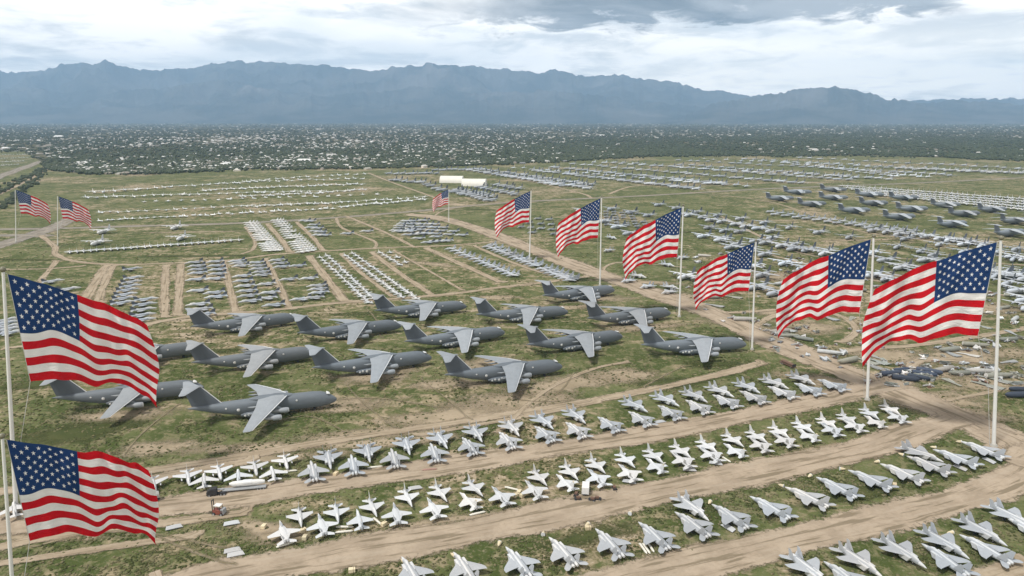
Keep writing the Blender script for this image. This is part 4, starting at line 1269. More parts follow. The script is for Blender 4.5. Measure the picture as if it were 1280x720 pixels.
# ------------------------------------------------------------------ ground
def ground_material():
    m, t, b = material('airfield_ground')
    pos = t.n('ShaderNodeNewGeometry').outputs['Position']
    big_ = t.noise(pos, 1 / 190, 4, .55, .3)
    mid = t.noise(pos, 1 / 42, 5, .65, .4)
    fine = t.noise(pos, 1 / 8, 5, .7, .5)
    tiny = t.noise(pos, 1 / 2.2, 4, .75)
    streak = t.noise(t.vm('MULTIPLY', pos, (1 / 60, 1 / 7, 1)), 1.0, 5, .65, .8)
    green = t.mix(t.step(mid, .42, .58), (.064, .084, .026), (.122, .136, .056))
    green = t.mix(t.step(fine, .50, .60), green, (.165, .158, .082))
    green = t.mix(t.step(tiny, .52, .68), green, (.20, .18, .11))
    green = t.mix(t.step(tiny, .44, .30), green, (.044, .054, .020))
    dry = t.mix(t.step(fine, .44, .56), (.150, .13, .07), (.285, .235, .15))
    dry = t.mix(t.step(tiny, .46, .32), dry, (.095, .088, .042))
    soil = t.mix(t.step(tiny, .36, .64), (.31, .245, .175), (.42, .345, .255))
    kd = t.m('ADD', t.m('MULTIPLY', big_, .42), t.m('ADD', t.m('MULTIPLY', mid, .30), t.m('ADD', t.m('MULTIPLY', fine, .30), t.m('MULTIPLY', streak, .24))))
    kd = t.m('ADD', kd, t.m('MULTIPLY', t.m('SUBTRACT', tiny, .5), .10))
    c = t.mix(t.step(kd, .625, .70), green, dry)
    ks = t.m('ADD', kd, t.m('MULTIPLY', t.m('SUBTRACT', tiny, .5), .14))
    c = t.mix(t.step(ks, .69, .75), c, soil)
    t.put(b.inputs['Base Color'], c)
    b.inputs['Roughness'].default_value = .95
    b.inputs['Specular IOR Level'].default_value = .05
    bump = t.n('ShaderNodeBump')
    bump.inputs['Strength'].default_value = .6
    bump.inputs['Distance'].default_value = .5
    t.put(bump.inputs['Height'], t.m('ADD', fine, tiny))
    t.L.new(bump.outputs[0], b.inputs['Normal'])
    MATS['airfield_ground'] = m


def track_material(name, c0, c1, fade, ruts=True, c2=(.16, .13, .085)):
    m, t, b = material(name)
    pos = t.n('ShaderNodeNewGeometry').outputs['Position']
    uv = t.n('ShaderNodeUVMap').outputs['UV']
    sp = t.n('ShaderNodeSeparateXYZ')
    t.put(sp.inputs[0], uv)
    u, v = sp.outputs[0], sp.outputs[1]
    mid = t.noise(pos, 1 / 14, 5, .65, .4)
    tiny = t.noise(pos, 1 / 1.8, 4, .7)
    cmb = t.n('ShaderNodeCombineXYZ')
    t.put(cmb.inputs[0], t.m('MULTIPLY', u, .035))
    t.put(cmb.inputs[1], t.m('MULTIPLY', v, 9.0))
    rut = t.noise(cmb.outputs[0], 1.0, 4, .6, .25)
    c = t.mix(t.step(mid, .35, .65), c0, c1)
    if ruts:
        c = t.mix(t.m('MULTIPLY', t.step(rut, .52, .62), .75), c, c2)
        c = t.mix(t.m('MULTIPLY', t.step(rut, .47, .34), .5), c, (.40, .335, .26))
    c = t.mix(t.m('MULTIPLY', t.step(tiny, .45, .75), .25), c, c2)
    t.put(b.inputs['Base Color'], c)
    b.inputs['Roughness'].default_value = .95
    b.inputs['Specular IOR Level'].default_value = .05
    # ragged edge where grass takes over
    e = t.m('MULTIPLY', t.m('ABSOLUTE', t.m('SUBTRACT', v, .5)), 2.0)
    edge = t.m('ADD', e, t.m('ADD', t.m('MULTIPLY', t.m('SUBTRACT', t.noise(pos, 1 / 9, 6, .75), .5), .9), t.m('MULTIPLY', t.m('SUBTRACT', tiny, .5), .45)))
    a = t.step(edge, 1.0 - fade * .6, .98 - fade * 1.35)
    tr = t.n('ShaderNodeBsdfTransparent')
    mx = t.n('ShaderNodeMixShader')
    t.L.new(a, mx.inputs[0])
    t.L.new(tr.outputs[0], mx.inputs[1])
    t.L.new(b.outputs[0], mx.inputs[2])
    t.L.new(mx.outputs[0], m.node_tree.nodes['Material Output'].inputs['Surface'])
    MATS[name] = m


ground_material()
track_material('faint_track', (.20, .17, .105), (.27, .225, .15), .85)
track_material('dirt_road', (.31, .25, .185), (.40, .325, .245), .26)
track_material('dirt_track', (.30, .24, .17), (.385, .315, .23), .42)
track_material('bare_soil', (.27, .22, .15), (.37, .30, .215), .62, False, (.12, .11, .055))
track_material('grass_patch', (.052, .066, .022), (.082, .09, .036), .62, False, (.12, .115, .06))
track_material('grey_road', (.22, .20, .175), (.27, .245, .21), .25)

gv = [(-25500, -1400, 0), (25500, -1400, 0), (25500, 31500, 0), (-25500, 31500, 0)]
g = MB().add(gv, [(0, 1, 2, 3)], 'airfield_ground')
tag(link(bpy.data.objects.new('ground', g.mesh('ground'))), kind='structure')
LAYER = [0.03]
WAYS = []


def ribbon(name, pts, width, mat):
    P = [np.array(G(*p)) for p in pts]
    out = []
    n = len(P)
    for i in range(n - 1):
        p0, p1, p2, p3 = P[max(i - 1, 0)], P[i], P[i + 1], P[min(i + 2, n - 1)]
        m = max(4, int(np.linalg.norm(p2 - p1) / max(12, width)))
        m = min(m, 40)
        for q in range(m):
            s = q / m
            out.append(.5 * (2 * p1 + (p2 - p0) * s + (2 * p0 - 5 * p1 + 4 * p2 - p3) * s * s + (3 * p1 - p0 - 3 * p2 + p3) * s ** 3))
    out.append(P[-1])
    WAYS.extend((p[0], p[1], width * .55) for p in out)
    z = LAYER[0]
    LAYER[0] += .003
    V, UV, Fc = [], [], []
    L = 0
    for i, p in enumerate(out):
        d = out[min(i + 1, len(out) - 1)] - out[max(i - 1, 0)]
        d = d / (np.linalg.norm(d) + 1e-9)
        nrm = np.array((-d[1], d[0]))
        if i:
            L += np.linalg.norm(p - out[i - 1])
        w = width * 1.35 / 2 * (1 + .12 * math.sin(i * .9 + len(out)))
        for k, s in enumerate((-1, 0, 1)):
            q = p + nrm * w * s
            V.append((q[0], q[1], z))
            UV.append((L, 0.0 if i in (0, len(out) - 1) else (s + 1) / 2))
        if i:
            a = (i - 1) * 3
            Fc += [(a, a + 3, a + 4, a + 1), (a + 1, a + 4, a + 5, a + 2)]
    me = cloth_mesh(name, [(V, UV, [tuple(reversed(f)) for f in Fc])], mat)
    return tag(link(bpy.data.objects.new(name, me)), kind='structure')


def patch(name, px, py, rx, ry, mat, rot=0.0):
    """irregular sheet of bare earth or grass, rx by ry metres"""
    X, Y = G(px, py)
    z = LAYER[0]
    LAYER[0] += .002
    V, UV, Fc = [(X, Y, z)], [(0, .5)], []
    n = 28
    for k in range(n):
        a = 2 * math.pi * k / n
        q = 1 + .25 * math.sin(2 * a + px) + .12 * math.sin(3 * a + py)
        dx, dy = rx * q * math.cos(a), ry * q * math.sin(a)
        V.append((X + dx * math.cos(rot) - dy * math.sin(rot), Y + dx * math.sin(rot) + dy * math.cos(rot), z))
        UV.append((0, 1.0))
    Fc = [(0, k + 1, (k + 1) % n + 1) for k in range(n)]
    return tag(link(bpy.data.objects.new(name, cloth_mesh(name, [(V, UV, Fc)], mat))), kind='structure')


# soft patches first, roads over them
for px, py, rx, ry, rot in [(620, 508, 75, 26, .2), (480, 540, 70, 16, .25), (330, 560, 70, 14, .2), (770, 470, 60, 25, .4), (200, 560, 50, 14, .1), (800, 410, 60, 20, .3), (690, 500, 40, 14, .3), (560, 480, 40, 18, 0), (430, 510, 40, 14, .3), (1180, 500, 60, 22, 0), (1110, 480, 40, 18, .2), (1030, 560, 60, 6, .3), (560, 650, 60, 6, .25), (330, 660, 30, 10, 0), (350, 672, 30, 8, .2), (120, 660, 70, 8, .1), (60, 672, 60, 5, .05),
                            (700, 385, 70, 20, .3), (840, 370, 60, 16, -.2), (620, 372, 50, 14, .2), (1240, 440, 60, 30, 0), (980, 390, 60, 20, 0), (540, 330, 70, 16, -.6), (470, 350, 40, 12, -.6), (240, 290, 120, 16, .1), (1080, 300, 130, 12, .1), (1000, 275, 160, 12, .1), (880, 230, 240, 30, .1), (1010, 228, 200, 30, .1), (735, 372, 70, 34, -.3), (860, 372, 60, 30, -.4), (800, 352, 70, 22, -.3), (920, 405, 50, 26, -.4), (640, 505, 90, 34, .2), (560, 520, 60, 30, .2), (710, 480, 70, 26, .2), (1040, 478, 60, 22, -.3), (1190, 515, 60, 26, -.3), (1150, 470, 60, 20, 0), (310, 575, 80, 12, .2), (1205, 445, 70, 34, 0), (1110, 445, 60, 30, 0), (1010, 410, 60, 30, 0), (1230, 385, 80, 36, 0), (1230, 480, 60, 20, 0), (960, 345, 70, 30, 0), (1090, 345, 90, 34, 0), (380, 505, 80, 22, .2), (620, 455, 70, 22, .2), (470, 470, 60, 20, .2), (700, 430, 50, 18, .2), (150, 520, 60, 18, 0), (480, 553, 80, 12, .2)]:
    patch('bare_soil', px, py, rx, ry, 'bare_soil', rot)
for px, py, rx, ry, rot in [(100, 540, 60, 26, .1), (250, 440, 70, 10, .1), (330, 400, 90, 10, .2), (450, 392, 70, 9, .2), (640, 420, 40, 7, .2), (840, 480, 60, 14, .3), (890, 455, 50, 12, .2), (50, 480, 40, 20, 0), (520, 400, 40, 8, .2), (250, 320, 170, 9, .03), (40, 325, 60, 14, 0), (600, 262, 90, 14, -.2), (430, 285, 70, 22, 0), (720, 300, 90, 12, -.3), (1070, 275, 150, 10, -.1), (880, 290, 80, 14, 0), (740, 670, 50, 8, .3), (1060, 620, 60, 8, .3), (1200, 575, 40, 8, .2)]:
    patch('grass_patch', px, py, rx, ry, 'grass_patch', rot)

TR, RD = 'dirt_track', 'dirt_road'
for pts, w, mt in [
    ([(-40, 287), (50, 286), (160, 283), (300, 279), (420, 272), (520, 264), (640, 253), (800, 245), (960, 236), (1140, 229), (1300, 221)], 16, 'grey_road'),
    ([(-30, 315), (10, 303), (45, 292), (70, 283), (100, 268)], 26, 'grey_road'),
    ([(-30, 295), (40, 294), (60, 296)], 20, 'grey_road'),
    ([(-30, 232), (40, 206), (110, 182)], 30, 'grey_road'),
    ([(-30, 255), (30, 228), (90, 195), (135, 178)], 12, TR),
    ([(50, 294), (68, 308), (70, 318), (95, 327), (150, 331), (210, 329), (290, 325), (345, 318), (420, 313), (500, 309), (560, 307), (620, 302)], 9, TR),
    ([(44, 360), (58, 342), (72, 325)], 7, TR),
    ([(0, 337), (60, 336), (110, 332)], 6, TR),
    ([(135, 330), (115, 360), (100, 385)], 12, TR), ([(142, 331), (130, 355), (122, 380)], 9, TR),
    ([(208, 330), (206, 360), (206, 398)], 9, TR), ([(226, 329), (224, 360), (222, 396)], 9, TR),
    ([(279, 326), (286, 355), (295, 392)], 8, TR), ([(331, 322), (345, 350), (363, 388)], 8, TR), ([(385, 319), (410, 350), (432, 378)], 10, TR),
    ([(425, 316), (450, 340), (492, 372)], 6, TR), ([(463, 314), (500, 342), (545, 372)], 8, TR), ([(490, 312), (535, 338), (580, 364)], 4, TR), ([(530, 309), (580, 332), (628, 354)], 10, TR),
    ([(590, 306), (640, 328), (690, 345)], 7, TR),
    ([(165, 412), (200, 402), (260, 394), (330, 389), (420, 379), (500, 373), (560, 368), (620, 360), (690, 352), (740, 345)], 9, TR),
    ([(40, 432), (0, 436)], 6, TR),
    ([(306, 283), (318, 300), (316, 312), (300, 318)], 6, TR), ([(333, 279), (352, 300), (362, 316)], 9, TR), ([(370, 277), (392, 298), (404, 314)], 8, TR),
    ([(420, 272), (428, 285), (468, 302), (466, 312)], 6, TR), ([(432, 270), (480, 290), (520, 310)], 7, TR),
    ([(460, 216), (490, 228), (535, 244), (560, 254)], 9, TR), ([(560, 210), (640, 222), (720, 240), (740, 248)], 9, TR), ([(540, 275), (560, 262), (640, 252)], 5, TR),
    ([(760, 243), (800, 232), (900, 232), (1000, 226)], 10, TR), ([(860, 240), (960, 252), (1080, 290), (1180, 300)], 6, TR),
    ([(900, 270), (1000, 316), (1100, 322), (1290, 332)], 7, TR), ([(960, 318), (1080, 348), (1180, 362), (1290, 372)], 7, TR),
    ([(1050, 430), (1070, 415), (1060, 400), (1035, 390)], 7, TR), ([(900, 392), (1000, 385), (1080, 372)], 7, TR), ([(1010, 445), (1090, 436), (1160, 430), (1290, 410)], 8, TR),
    ([(930, 420), (960, 398), (1000, 385)], 8, TR), ([(760, 342), (755, 335), (780, 328), (860, 335)], 5, TR),
    ([(1140, 510), (1190, 500), (1245, 489), (1300, 478)], 4, TR), ([(1120, 495), (1135, 470), (1150, 450), (1230, 452)], 10, TR),
    ([(505, 268), (545, 272), (600, 287), (660, 310), (735, 338), (800, 360), (880, 388), (960, 424), (1040, 458), (1120, 490), (1200, 522), (1300, 570)], 27, RD),
    ([(-40, 622), (60, 606), (180, 590), (300, 571), (420, 551), (560, 530), (700, 508), (820, 486), (900, 468), (960, 452)], 9, TR),
    ([(120, 612), (200, 596), (330, 574)], 8, TR), ([(500, 548), (640, 524), (760, 500)], 5, TR), ([(620, 545), (680, 490), (740, 462), (790, 452)], 4, TR),
    ([(-60, 660), (100, 643), (240, 629), (400, 606), (560, 582), (700, 560), (840, 538), (960, 514), (1070, 490), (1130, 478)], 17, RD),
    ([(-60, 700), (60, 672), (200, 655), (320, 640)], 7, TR), ([(-60, 715), (100, 690), (260, 668)], 5, TR),
    ([(180, 745), (300, 717), (420, 694), (560, 670), (700, 642), (840, 612), (960, 588), (1080, 562), (1150, 538), (1200, 522)], 19, RD),
    ([(560, 778), (740, 736), (900, 698), (1040, 664), (1160, 635), (1240, 612), (1288, 586), (1280, 560), (1232, 536)], 17, RD),
    ([(1270, 585), (1330, 560)], 24, RD),
    ([(92, 186), (140, 172), (190, 163)], 30, 'grey_road'), ([(240, 208), (330, 180), (390, 166)], 22, 'grey_road'), ([(520, 205), (560, 182), (590, 168)], 22, 'grey_road'), ([(700, 200), (690, 180), (680, 168)], 22, 'grey_road'),
    ([(1100, 760), (1200, 730), (1300, 705)], 10, TR),
    ([(430, 478), (455, 505), (500, 540)], 3, 'faint_track'), ([(520, 470), (560, 500), (590, 528)], 3, 'faint_track'), ([(380, 505), (470, 498), (560, 512)], 4, 'faint_track'), ([(300, 545), (380, 520), (440, 545)], 3, 'faint_track'),
    ([(720, 462), (700, 490), (660, 512)], 3, 'faint_track'), ([(860, 455), (830, 470), (800, 486)], 4, 'faint_track'), ([(130, 560), (150, 585), (160, 600)], 4, 'faint_track'), ([(610, 470), (650, 500), (720, 500)], 3, 'faint_track'),
    ([(230, 500), (180, 540), (150, 575)], 3, 'faint_track'), ([(120, 620), (190, 668), (300, 712)], 3, 'faint_track'), ([(20, 690), (150, 664), (300, 690)], 3, 'faint_track'), ([(455, 383), (470, 400), (476, 425)], 4, 'faint_track'),
]:
    ribbon('dirt_road' if mt != 'grey_road' else 'road', pts, w, mt)

# ------------------------------------------------------------------ the town
def town_ground():
    m, t, b = material('town_ground')
    pos = t.n('ShaderNodeNewGeometry').outputs['Position']
    n = t.noise(t.vm('MULTIPLY', pos, (1.0, .45, 1.0)), 1 / 420, 5, .6)
    n2 = t.noise(t.vm('MULTIPLY', pos, (1.0, .5, 1.0)), 1 / 60, 4, .65)
    c = t.mix(t.step(n, .35, .65), (.052, .058, .036), (.095, .092, .056))
    c = t.mix(t.step(n2, .5, .72), c, (.17, .155, .11))
    t.put(b.inputs['Base Color'], c)
    b.inputs['Roughness'].default_value = 1
    b.inputs['Specular IOR Level'].default_value = 0
    MATS['town_ground'] = m


town_ground()
EDGE = [(-200, 184), (30, 190), (62, 212), (110, 218), (180, 217), (300, 213), (470, 210), (590, 207), (760, 199), (900, 195), (1100, 196), (1300, 201), (1500, 204)]
V = []
for p in EDGE:
    x, y = G(p[0], p[1] - (3 if 60 < p[0] < 800 else 1))
    V.append((x, y, .5))
V += [(25300, V[-1][1] + 4000, .5), (25300, 31300, .5), (-25300, 31300, .5), (-25300, V[0][1] + 4000, .5)]
tag(link(bpy.data.objects.new('town_ground', MB().add(V, [tuple(range(len(V)))], 'town_ground').mesh('town_ground'))), kind='structure')


def town_edge(px):
    return float(np.interp(px, [e[0] for e in EDGE], [e[1] for e in EDGE]))


HK = []
for q, (w, d, h) in enumerate([(14, 9, 3.0), (17, 10, 3.2), (11, 8, 4.8), (19, 11, 3.4)]):
    hk = kit('house', 'house')
    b = MB()
    b.box((0, 0, h / 2), (w, d, h), 'house_wall')
    o = .6
    rz = h + d * .22
    b.add([(-w / 2 - o, -d / 2 - o, h), (w / 2 + o, -d / 2 - o, h), (w / 2 + o, d / 2 + o, h), (-w / 2 - o, d / 2 + o, h), (-w / 2 + d * .3, 0, rz), (w / 2 - d * .3, 0, rz)],
          [(0, 1, 5, 4), (1, 2, 5), (2, 3, 4, 5), (3, 0, 4), (3, 2, 1, 0)], 'house_roof')
    for wx in (-w * .3, 0, w * .3):
        b.box((wx, -d / 2 - .02, h * .5), (1.6, .1, 1.4), 'canopy_dark')
    HK.append(hk.whole(b))
TK = []
for q in range(5):
    tk = kit('tree', 'tree')
    b, lf = MB(), MB()
    rr = random.uniform(3.5, 5.0)
    hh_ = random.uniform(6, 9)
    b.tube([(0, 0, 0), (.2, .1, hh_ * .35), (.1, .3, hh_ * .7)], [.35, .25, .1], 'bark', 6)
    for a in range(4):
        an = a * 1.6 + q
        b.tube([(.15, .1, hh_ * .35), (rr * .5 * math.cos(an), rr * .5 * math.sin(an), hh_ * .7)], [.16, .05], 'bark', 5)
    cl = [(random.gauss(0, rr * .42), random.gauss(0, rr * .42), hh_ * random.uniform(.45, .95), random.uniform(.9, 1.7)) for _ in range(16)]
    for cx, cy, cz, cr in cl:
        for _ in range(16):
            dv = Vector((random.gauss(0, 1), random.gauss(0, 1), random.gauss(0, .8))).normalized() * cr * random.uniform(.5, 1.1)
            c = Vector((cx, cy, cz)) + dv
            u_ = Vector((random.gauss(0, 1), random.gauss(0, 1), random.gauss(0, 1))).normalized()
            w_ = u_.orthogonal().normalized()
            sz = random.uniform(.35, .7)
            lf.add([c - u_ * sz, c + w_ * sz * .8, c + u_ * sz, c - w_ * sz * .8], [(0, 1, 2, 3)], 'foliage')
    tk.part('trunk', b).part('crown', lf)
    TK.append(tk)

HL = 'pale low house among dark trees at the near edge of the town'
TL = 'dark green round tree among houses at the near edge of the town'
n_h = n_t = 0
while n_h < 290:
    px = random.uniform(96, 830)
    py = town_edge(px) + 2.5 * vnoise(np.array([px / 16.0]), np.array([2.0]), 9)[0] - random.uniform(.5, 15)
    if px > 620 and random.random() < (px - 620) / 260:
        continue
    if 170 < px < 420 and 186 < py < 196 and random.random() < .8:
        continue
    x, y = G(px, py)
    c = random.choice([(1.7, 1.7, 1.7), (1.5, 1.5, 1.48), (1.2, 1.18, 1.1), (1.0, .95, .9), (.8, .72, .65), (1.6, 1.55, 1.45), (.6, .62, .65)])
    HK[n_h % 4].put(x, y, R(random.choice([0, 0, 90, 45, -30]) + random.uniform(-8, 8)), HL, 'houses at the near edge of the town', scale=random.uniform(1.0, 1.4), tint=c)
    n_h += 1
while n_t < 290:
    px = random.uniform(60, 1290)
    py = town_edge(px) - random.uniform(.5, 12)
    x, y = G(px, py)
    TK[n_t % 5].put(x, y, R(random.uniform(0, 360)), TL, 'trees at the near edge of the town', scale=random.uniform(.8, 1.4))
    n_t += 1


def bulk(name, verts, faces, mats, mi, kind='stuff'):
    me = bpy.data.meshes.new(name)
    me.from_pydata(verts, [], faces)
    for k in mats:
        me.materials.append(MATS[k])
    me.polygons.foreach_set('material_index', mi)
    me.update()
    return tag(link(bpy.data.objects.new(name, me)), kind=kind)


# the mass of houses beyond
roofs = []
for q, col in enumerate([(.66, .66, .65), (.42, .41, .39), (.22, .2, .17), (.16, .15, .14), (.34, .31, .27)]):
    paint(f'roof_{q}', col, .8, .1, .05, tint=False)
    roofs.append(f'roof_{q}')
HV, HF, HM = [], [], []


def mass_house(x, y, w, d, h, a, r):
    o = len(HV)
    c, s = math.cos(a), math.sin(a)
    P = [(-w, -d, .3), (w, -d, .3), (w, d, .3), (-w, d, .3), (-w, -d, h), (w, -d, h), (w, d, h), (-w, d, h), (-w * .7, 0, h + d * .4), (w * .7, 0, h + d * .4)]
    HV.extend([(x + p[0] * c - p[1] * s, y + p[0] * s + p[1] * c, p[2]) for p in P])
    for f, k in (((0, 1, 5, 4), 4), ((1, 2, 6, 5), 4), ((2, 3, 7, 6), 4), ((3, 0, 4, 7), 4), ((4, 5, 9, 8), r), ((5, 6, 9), r), ((6, 7, 8, 9), r), ((7, 4, 8), r)):
        HF.append(tuple(i + o for i in f))
        HM.append(k)


def lots(x, y):
    # leafy and open quarters of the town
    return float(vnoise(np.array([x / 420.0]), np.array([y / 900.0]), 5)[0] * .65 + vnoise(np.array([x / 130.0]), np.array([y / 300.0]), 6)[0] * .35)


for _ in range(15000):
    px = random.uniform(-30, 1310)
    e = town_edge(px)
    py = e - 1.5 - (e - 156) * random.random() ** 1.25
    # fewer roofs to the right and in the open strip
    if px > 620 and py > 172 and random.random() < min(.93, (px - 620) / 240 + .2):
        continue
    if px > 700 and random.random() < .35:
        continue
    if px < 60 and py > 178 and random.random() < .9:
        continue
    if 150 < px < 480 and 187 < py < 196.5 - (px - 150) * .008 and random.random() < .8:
        continue
    x, y = G(px, py)
    if lots(x, y) < random.uniform(.28, .55):
        continue
    dep = y / 2000
    w = random.uniform(5.5, 9) * (1 + .12 * (dep - 1))
    if random.random() < .006:
        w *= 3
    mass_house(x, y, w, w * random.uniform(.5, .8), random.uniform(3, 5), R(random.choice([0, 90, 40, -30]) + random.uniform(-9, 9)), random.choices([0, 1, 2, 3], [5, 3, 2, 2])[0])
bulk('distant_housing', HV, HF, roofs, HM)

# the mass of trees
ico_v = []
ph = (1 + 5 ** .5) / 2
for a, b_ in ((-1, ph), (1, ph), (-1, -ph), (1, -ph)):
    ico_v += [(a, b_, 0), (0, a, b_), (b_, 0, a)]
ico_v = np.array(ico_v, dtype=float)
ico_v /= np.linalg.norm(ico_v[0])
ico_f = []
for i in range(12):
    for j in range(i + 1, 12):
        for k in range(j + 1, 12):
            dd = [np.linalg.norm(ico_v[i] - ico_v[j]), np.linalg.norm(ico_v[j] - ico_v[k]), np.linalg.norm(ico_v[i] - ico_v[k])]
            if max(dd) < 1.1:
                nrm = np.cross(ico_v[j] - ico_v[i], ico_v[k] - ico_v[i])
                ico_f.append((i, j, k) if nrm @ ico_v[i] > 0 else (i, k, j))
ico_f = np.array(ico_f)
TV, TF = [], []
cnt = 0


def mass_tree(x, y, r):
    global cnt
    for _ in range(2):
        s = np.array([r * random.uniform(.6, 1.1), r * random.uniform(.6, 1.1), r * random.uniform(.5, .85)])
        v = ico_v * s * rng.uniform(.7, 1.25, (12, 1)) + np.array([x + random.gauss(0, r * .6), y + random.gauss(0, r * .6), r * .75])
        TV.append(v)
        TF.append(ico_f + cnt)
        cnt += 12


for _ in range(40000):
    px = random.uniform(-30, 1310)
    e = town_edge(px)
    py = e + random.uniform(-1.5, 2.2) * (vnoise(np.array([px / 12.0]), np.array([1.0]), 8)[0] + .2) - (e - 154.5) * random.random() ** 1.2
    if px < 60 and py > 180 and random.random() < .85:
        continue
    x, y = G(px, py)
    if lots(x + 4000, y) < random.uniform(.2, .5):
        continue
    dep = y / 2000
    mass_tree(x, y, random.uniform(3.4, 6.5) * (1 + .22 * (dep - 1)))
# belts of trees: along the left diagonal and the dark belt on the right
for a, b_, n, sp in [((0, 262), (60, 212), 110, 2.0), ((-10, 245), (90, 192), 160, 1.6), ((60, 212), (130, 180), 90, 1.2), ((130, 216), (260, 200), 120, 2.0)]:
    for _ in range(n):
        f = random.random()
        x, y = G(a[0] + (b_[0] - a[0]) * f + random.gauss(0, sp * 1.5), a[1] + (b_[1] - a[1]) * f + random.gauss(0, sp))
        mass_tree(x, y, random.uniform(2.5, 5))
for _ in range(3500):
    px = random.uniform(640, 1310)
    py = random.uniform(174, town_edge(px) - 1)
    x, y = G(px, py)
    mass_tree(x, y, random.uniform(4, 8))


def clump_mesh(name, TV, TF, mat):
    TVa = np.concatenate(TV)
    TFa = np.concatenate(TF)
    me = bpy.data.meshes.new(name)
    me.vertices.add(len(TVa))
    me.vertices.foreach_set('co', TVa.astype(np.float32).ravel())
    me.loops.add(TFa.size)
    me.loops.foreach_set('vertex_index', TFa.astype(np.int32).ravel())
    me.polygons.add(len(TFa))
    me.polygons.foreach_set('loop_start', np.arange(0, TFa.size, 3, dtype=np.int32))
    me.materials.append(MATS[mat])
    me.update(calc_edges=True)
    tag(link(bpy.data.objects.new(name, me)), kind='stuff')


clump_mesh('distant_woodland', TV, TF, 'foliage')


def brush_material():
    m, t, b = material('dry_brush')
    pos = t.n('ShaderNodeNewGeometry').outputs['Position']
    n = t.noise(pos, .12, 3)
    c = t.mix(t.step(n, .42, .58), (.065, .076, .030), (.17, .155, .088))
    t.put(b.inputs['Base Color'], c)
    b.inputs['Roughness'].default_value = 1
    b.inputs['Specular IOR Level'].default_value = 0
    MATS['dry_brush'] = m


brush_material()
# low tufts of dry grass and weeds, thinner on the roads
cells = {}
for x, y, r in WAYS:
    for i in range(int((x - r) // 20), int((x + r) // 20) + 1):
        for j in range(int((y - r) // 20), int((y + r) // 20) + 1):
            cells.setdefault((i, j), []).append((x, y, r))
TV, TF, cnt = [], [], 0
while len(TV) < 21000:
    px, py = random.uniform(-20, 1300), 290 + 440 * random.random() ** .8
    x, y = G(px, py)
    if vnoise(np.array([x / 16.0]), np.array([y / 16.0]), 31)[0] < random.uniform(.25, .85):
        continue
    if any((x - a) ** 2 + (y - b_) ** 2 < r * r for a, b_, r in cells.get((int(x // 20), int(y // 20)), ())):
        continue
    r = random.uniform(.3, .9) * (.6 + y / 900)
    v = ico_v * np.array([r, r, r * .45]) * rng.uniform(.6, 1.3, (12, 1)) + np.array([x, y, r * .2])
    TV.append(v)
    TF.append(ico_f + cnt)
    cnt += 12
clump_mesh('dry_grass', TV, TF, 'dry_brush')

# ------------------------------------------------------------------ mountains
def mountain_material():
    m, t, b = material('mountain_rock')
    pos = t.n('ShaderNodeNewGeometry').outputs['Position']
    n = t.noise(pos, 1 / 1400, 8, .68)
    n2 = t.noise(pos, 1 / 3800, 4, .55)
    c = t.mix(t.step(n, .38, .62), (.026, .036, .034), (.080, .082, .076))
    c = t.mix(t.step(n2, .58, .72), c, (.13, .125, .118))
    t.put(b.inputs['Base Color'], c)
    b.inputs['Roughness'].default_value = 1
    b.inputs['Specular IOR Level'].default_value = 0
    MATS['mountain_rock'] = m


mountain_material()


def ridged(x, y, seed):
    s, a, tot = 0, 1.0, 0
    for o in range(6):
        s = s + a * (1 - np.abs(2 * vnoise(x * 2 ** o, y * 2 ** o, seed + o) - 1))
        tot += a
        a *= .52
    return s / tot


def range_mesh(name, sky, x0, x1, r0, r1, seed, nx=760, nr=110, cell=2600, rough=.40):
    """a mountain range seen under the given skyline (pixel points)"""
    px = np.linspace(x0, x1, nx)
    sl = np.interp(px, [p[0] for p in sky], [p[1] for p in sky])
    sl = sl + (vnoise(px / 5.0, px * 0, seed + 77) - .5) * 2.6 + (vnoise(px / 2.2, px * 0, seed + 79) - .5) * 1.1 + (vnoise(px / 14.0, px * 0, seed + 78) - .5) * 2.6
    tanh = (px - 640) / F_PX
    rr = np.linspace(0, 1, nr)
    D = r0 + (r1 - r0) * rr                    # forward distance
    XX = tanh[None, :] * D[:, None] / math.cos(PITCH) * 1.0
    YY = np.repeat(D[:, None], nx, 1)
    env = np.clip(rr / .78, 0, 1) ** 1.15 * np.where(rr > .78, 1 - ((rr - .78) / .22) ** 2 * .5, 1)
    nz = ridged(XX / cell, YY / cell, seed)
    H = env[:, None] * (1 - rough * 1.6 + rough * 2.4 * nz) * np.ones_like(XX)
    ang = (HORIZON - sl) / F_PX * 1.03         # wanted tangent of elevation
    want = np.maximum(ang[None, :], .0005) * YY
    # scale each column so that its highest line of sight meets the skyline
    k = (H / YY).max(axis=0)
    tgt = ang / k
    Z = H * tgt[None, :] + CAM_H * env[:, None]
    Z[0] = -2
    V = np.stack([XX, YY, Z], -1).reshape(-1, 3)
    idx = np.arange(nr * nx).reshape(nr, nx)
    Fq = np.stack([idx[:-1, :-1], idx[:-1, 1:], idx[1:, 1:], idx[1:, :-1]], -1).reshape(-1, 4)
    me = bpy.data.meshes.new(name)
    me.vertices.add(len(V))
    me.vertices.foreach_set('co', V.astype(np.float32).ravel())
    me.loops.add(Fq.size)
    me.loops.foreach_set('vertex_index', Fq.astype(np.int32).ravel())
    me.polygons.add(len(Fq))
    me.polygons.foreach_set('loop_start', np.arange(0, Fq.size, 4, dtype=np.int32))
    me.materials.append(MATS['mountain_rock'])
    me.update(calc_edges=True)
    tag(link(bpy.data.objects.new(name, me)), kind='structure')


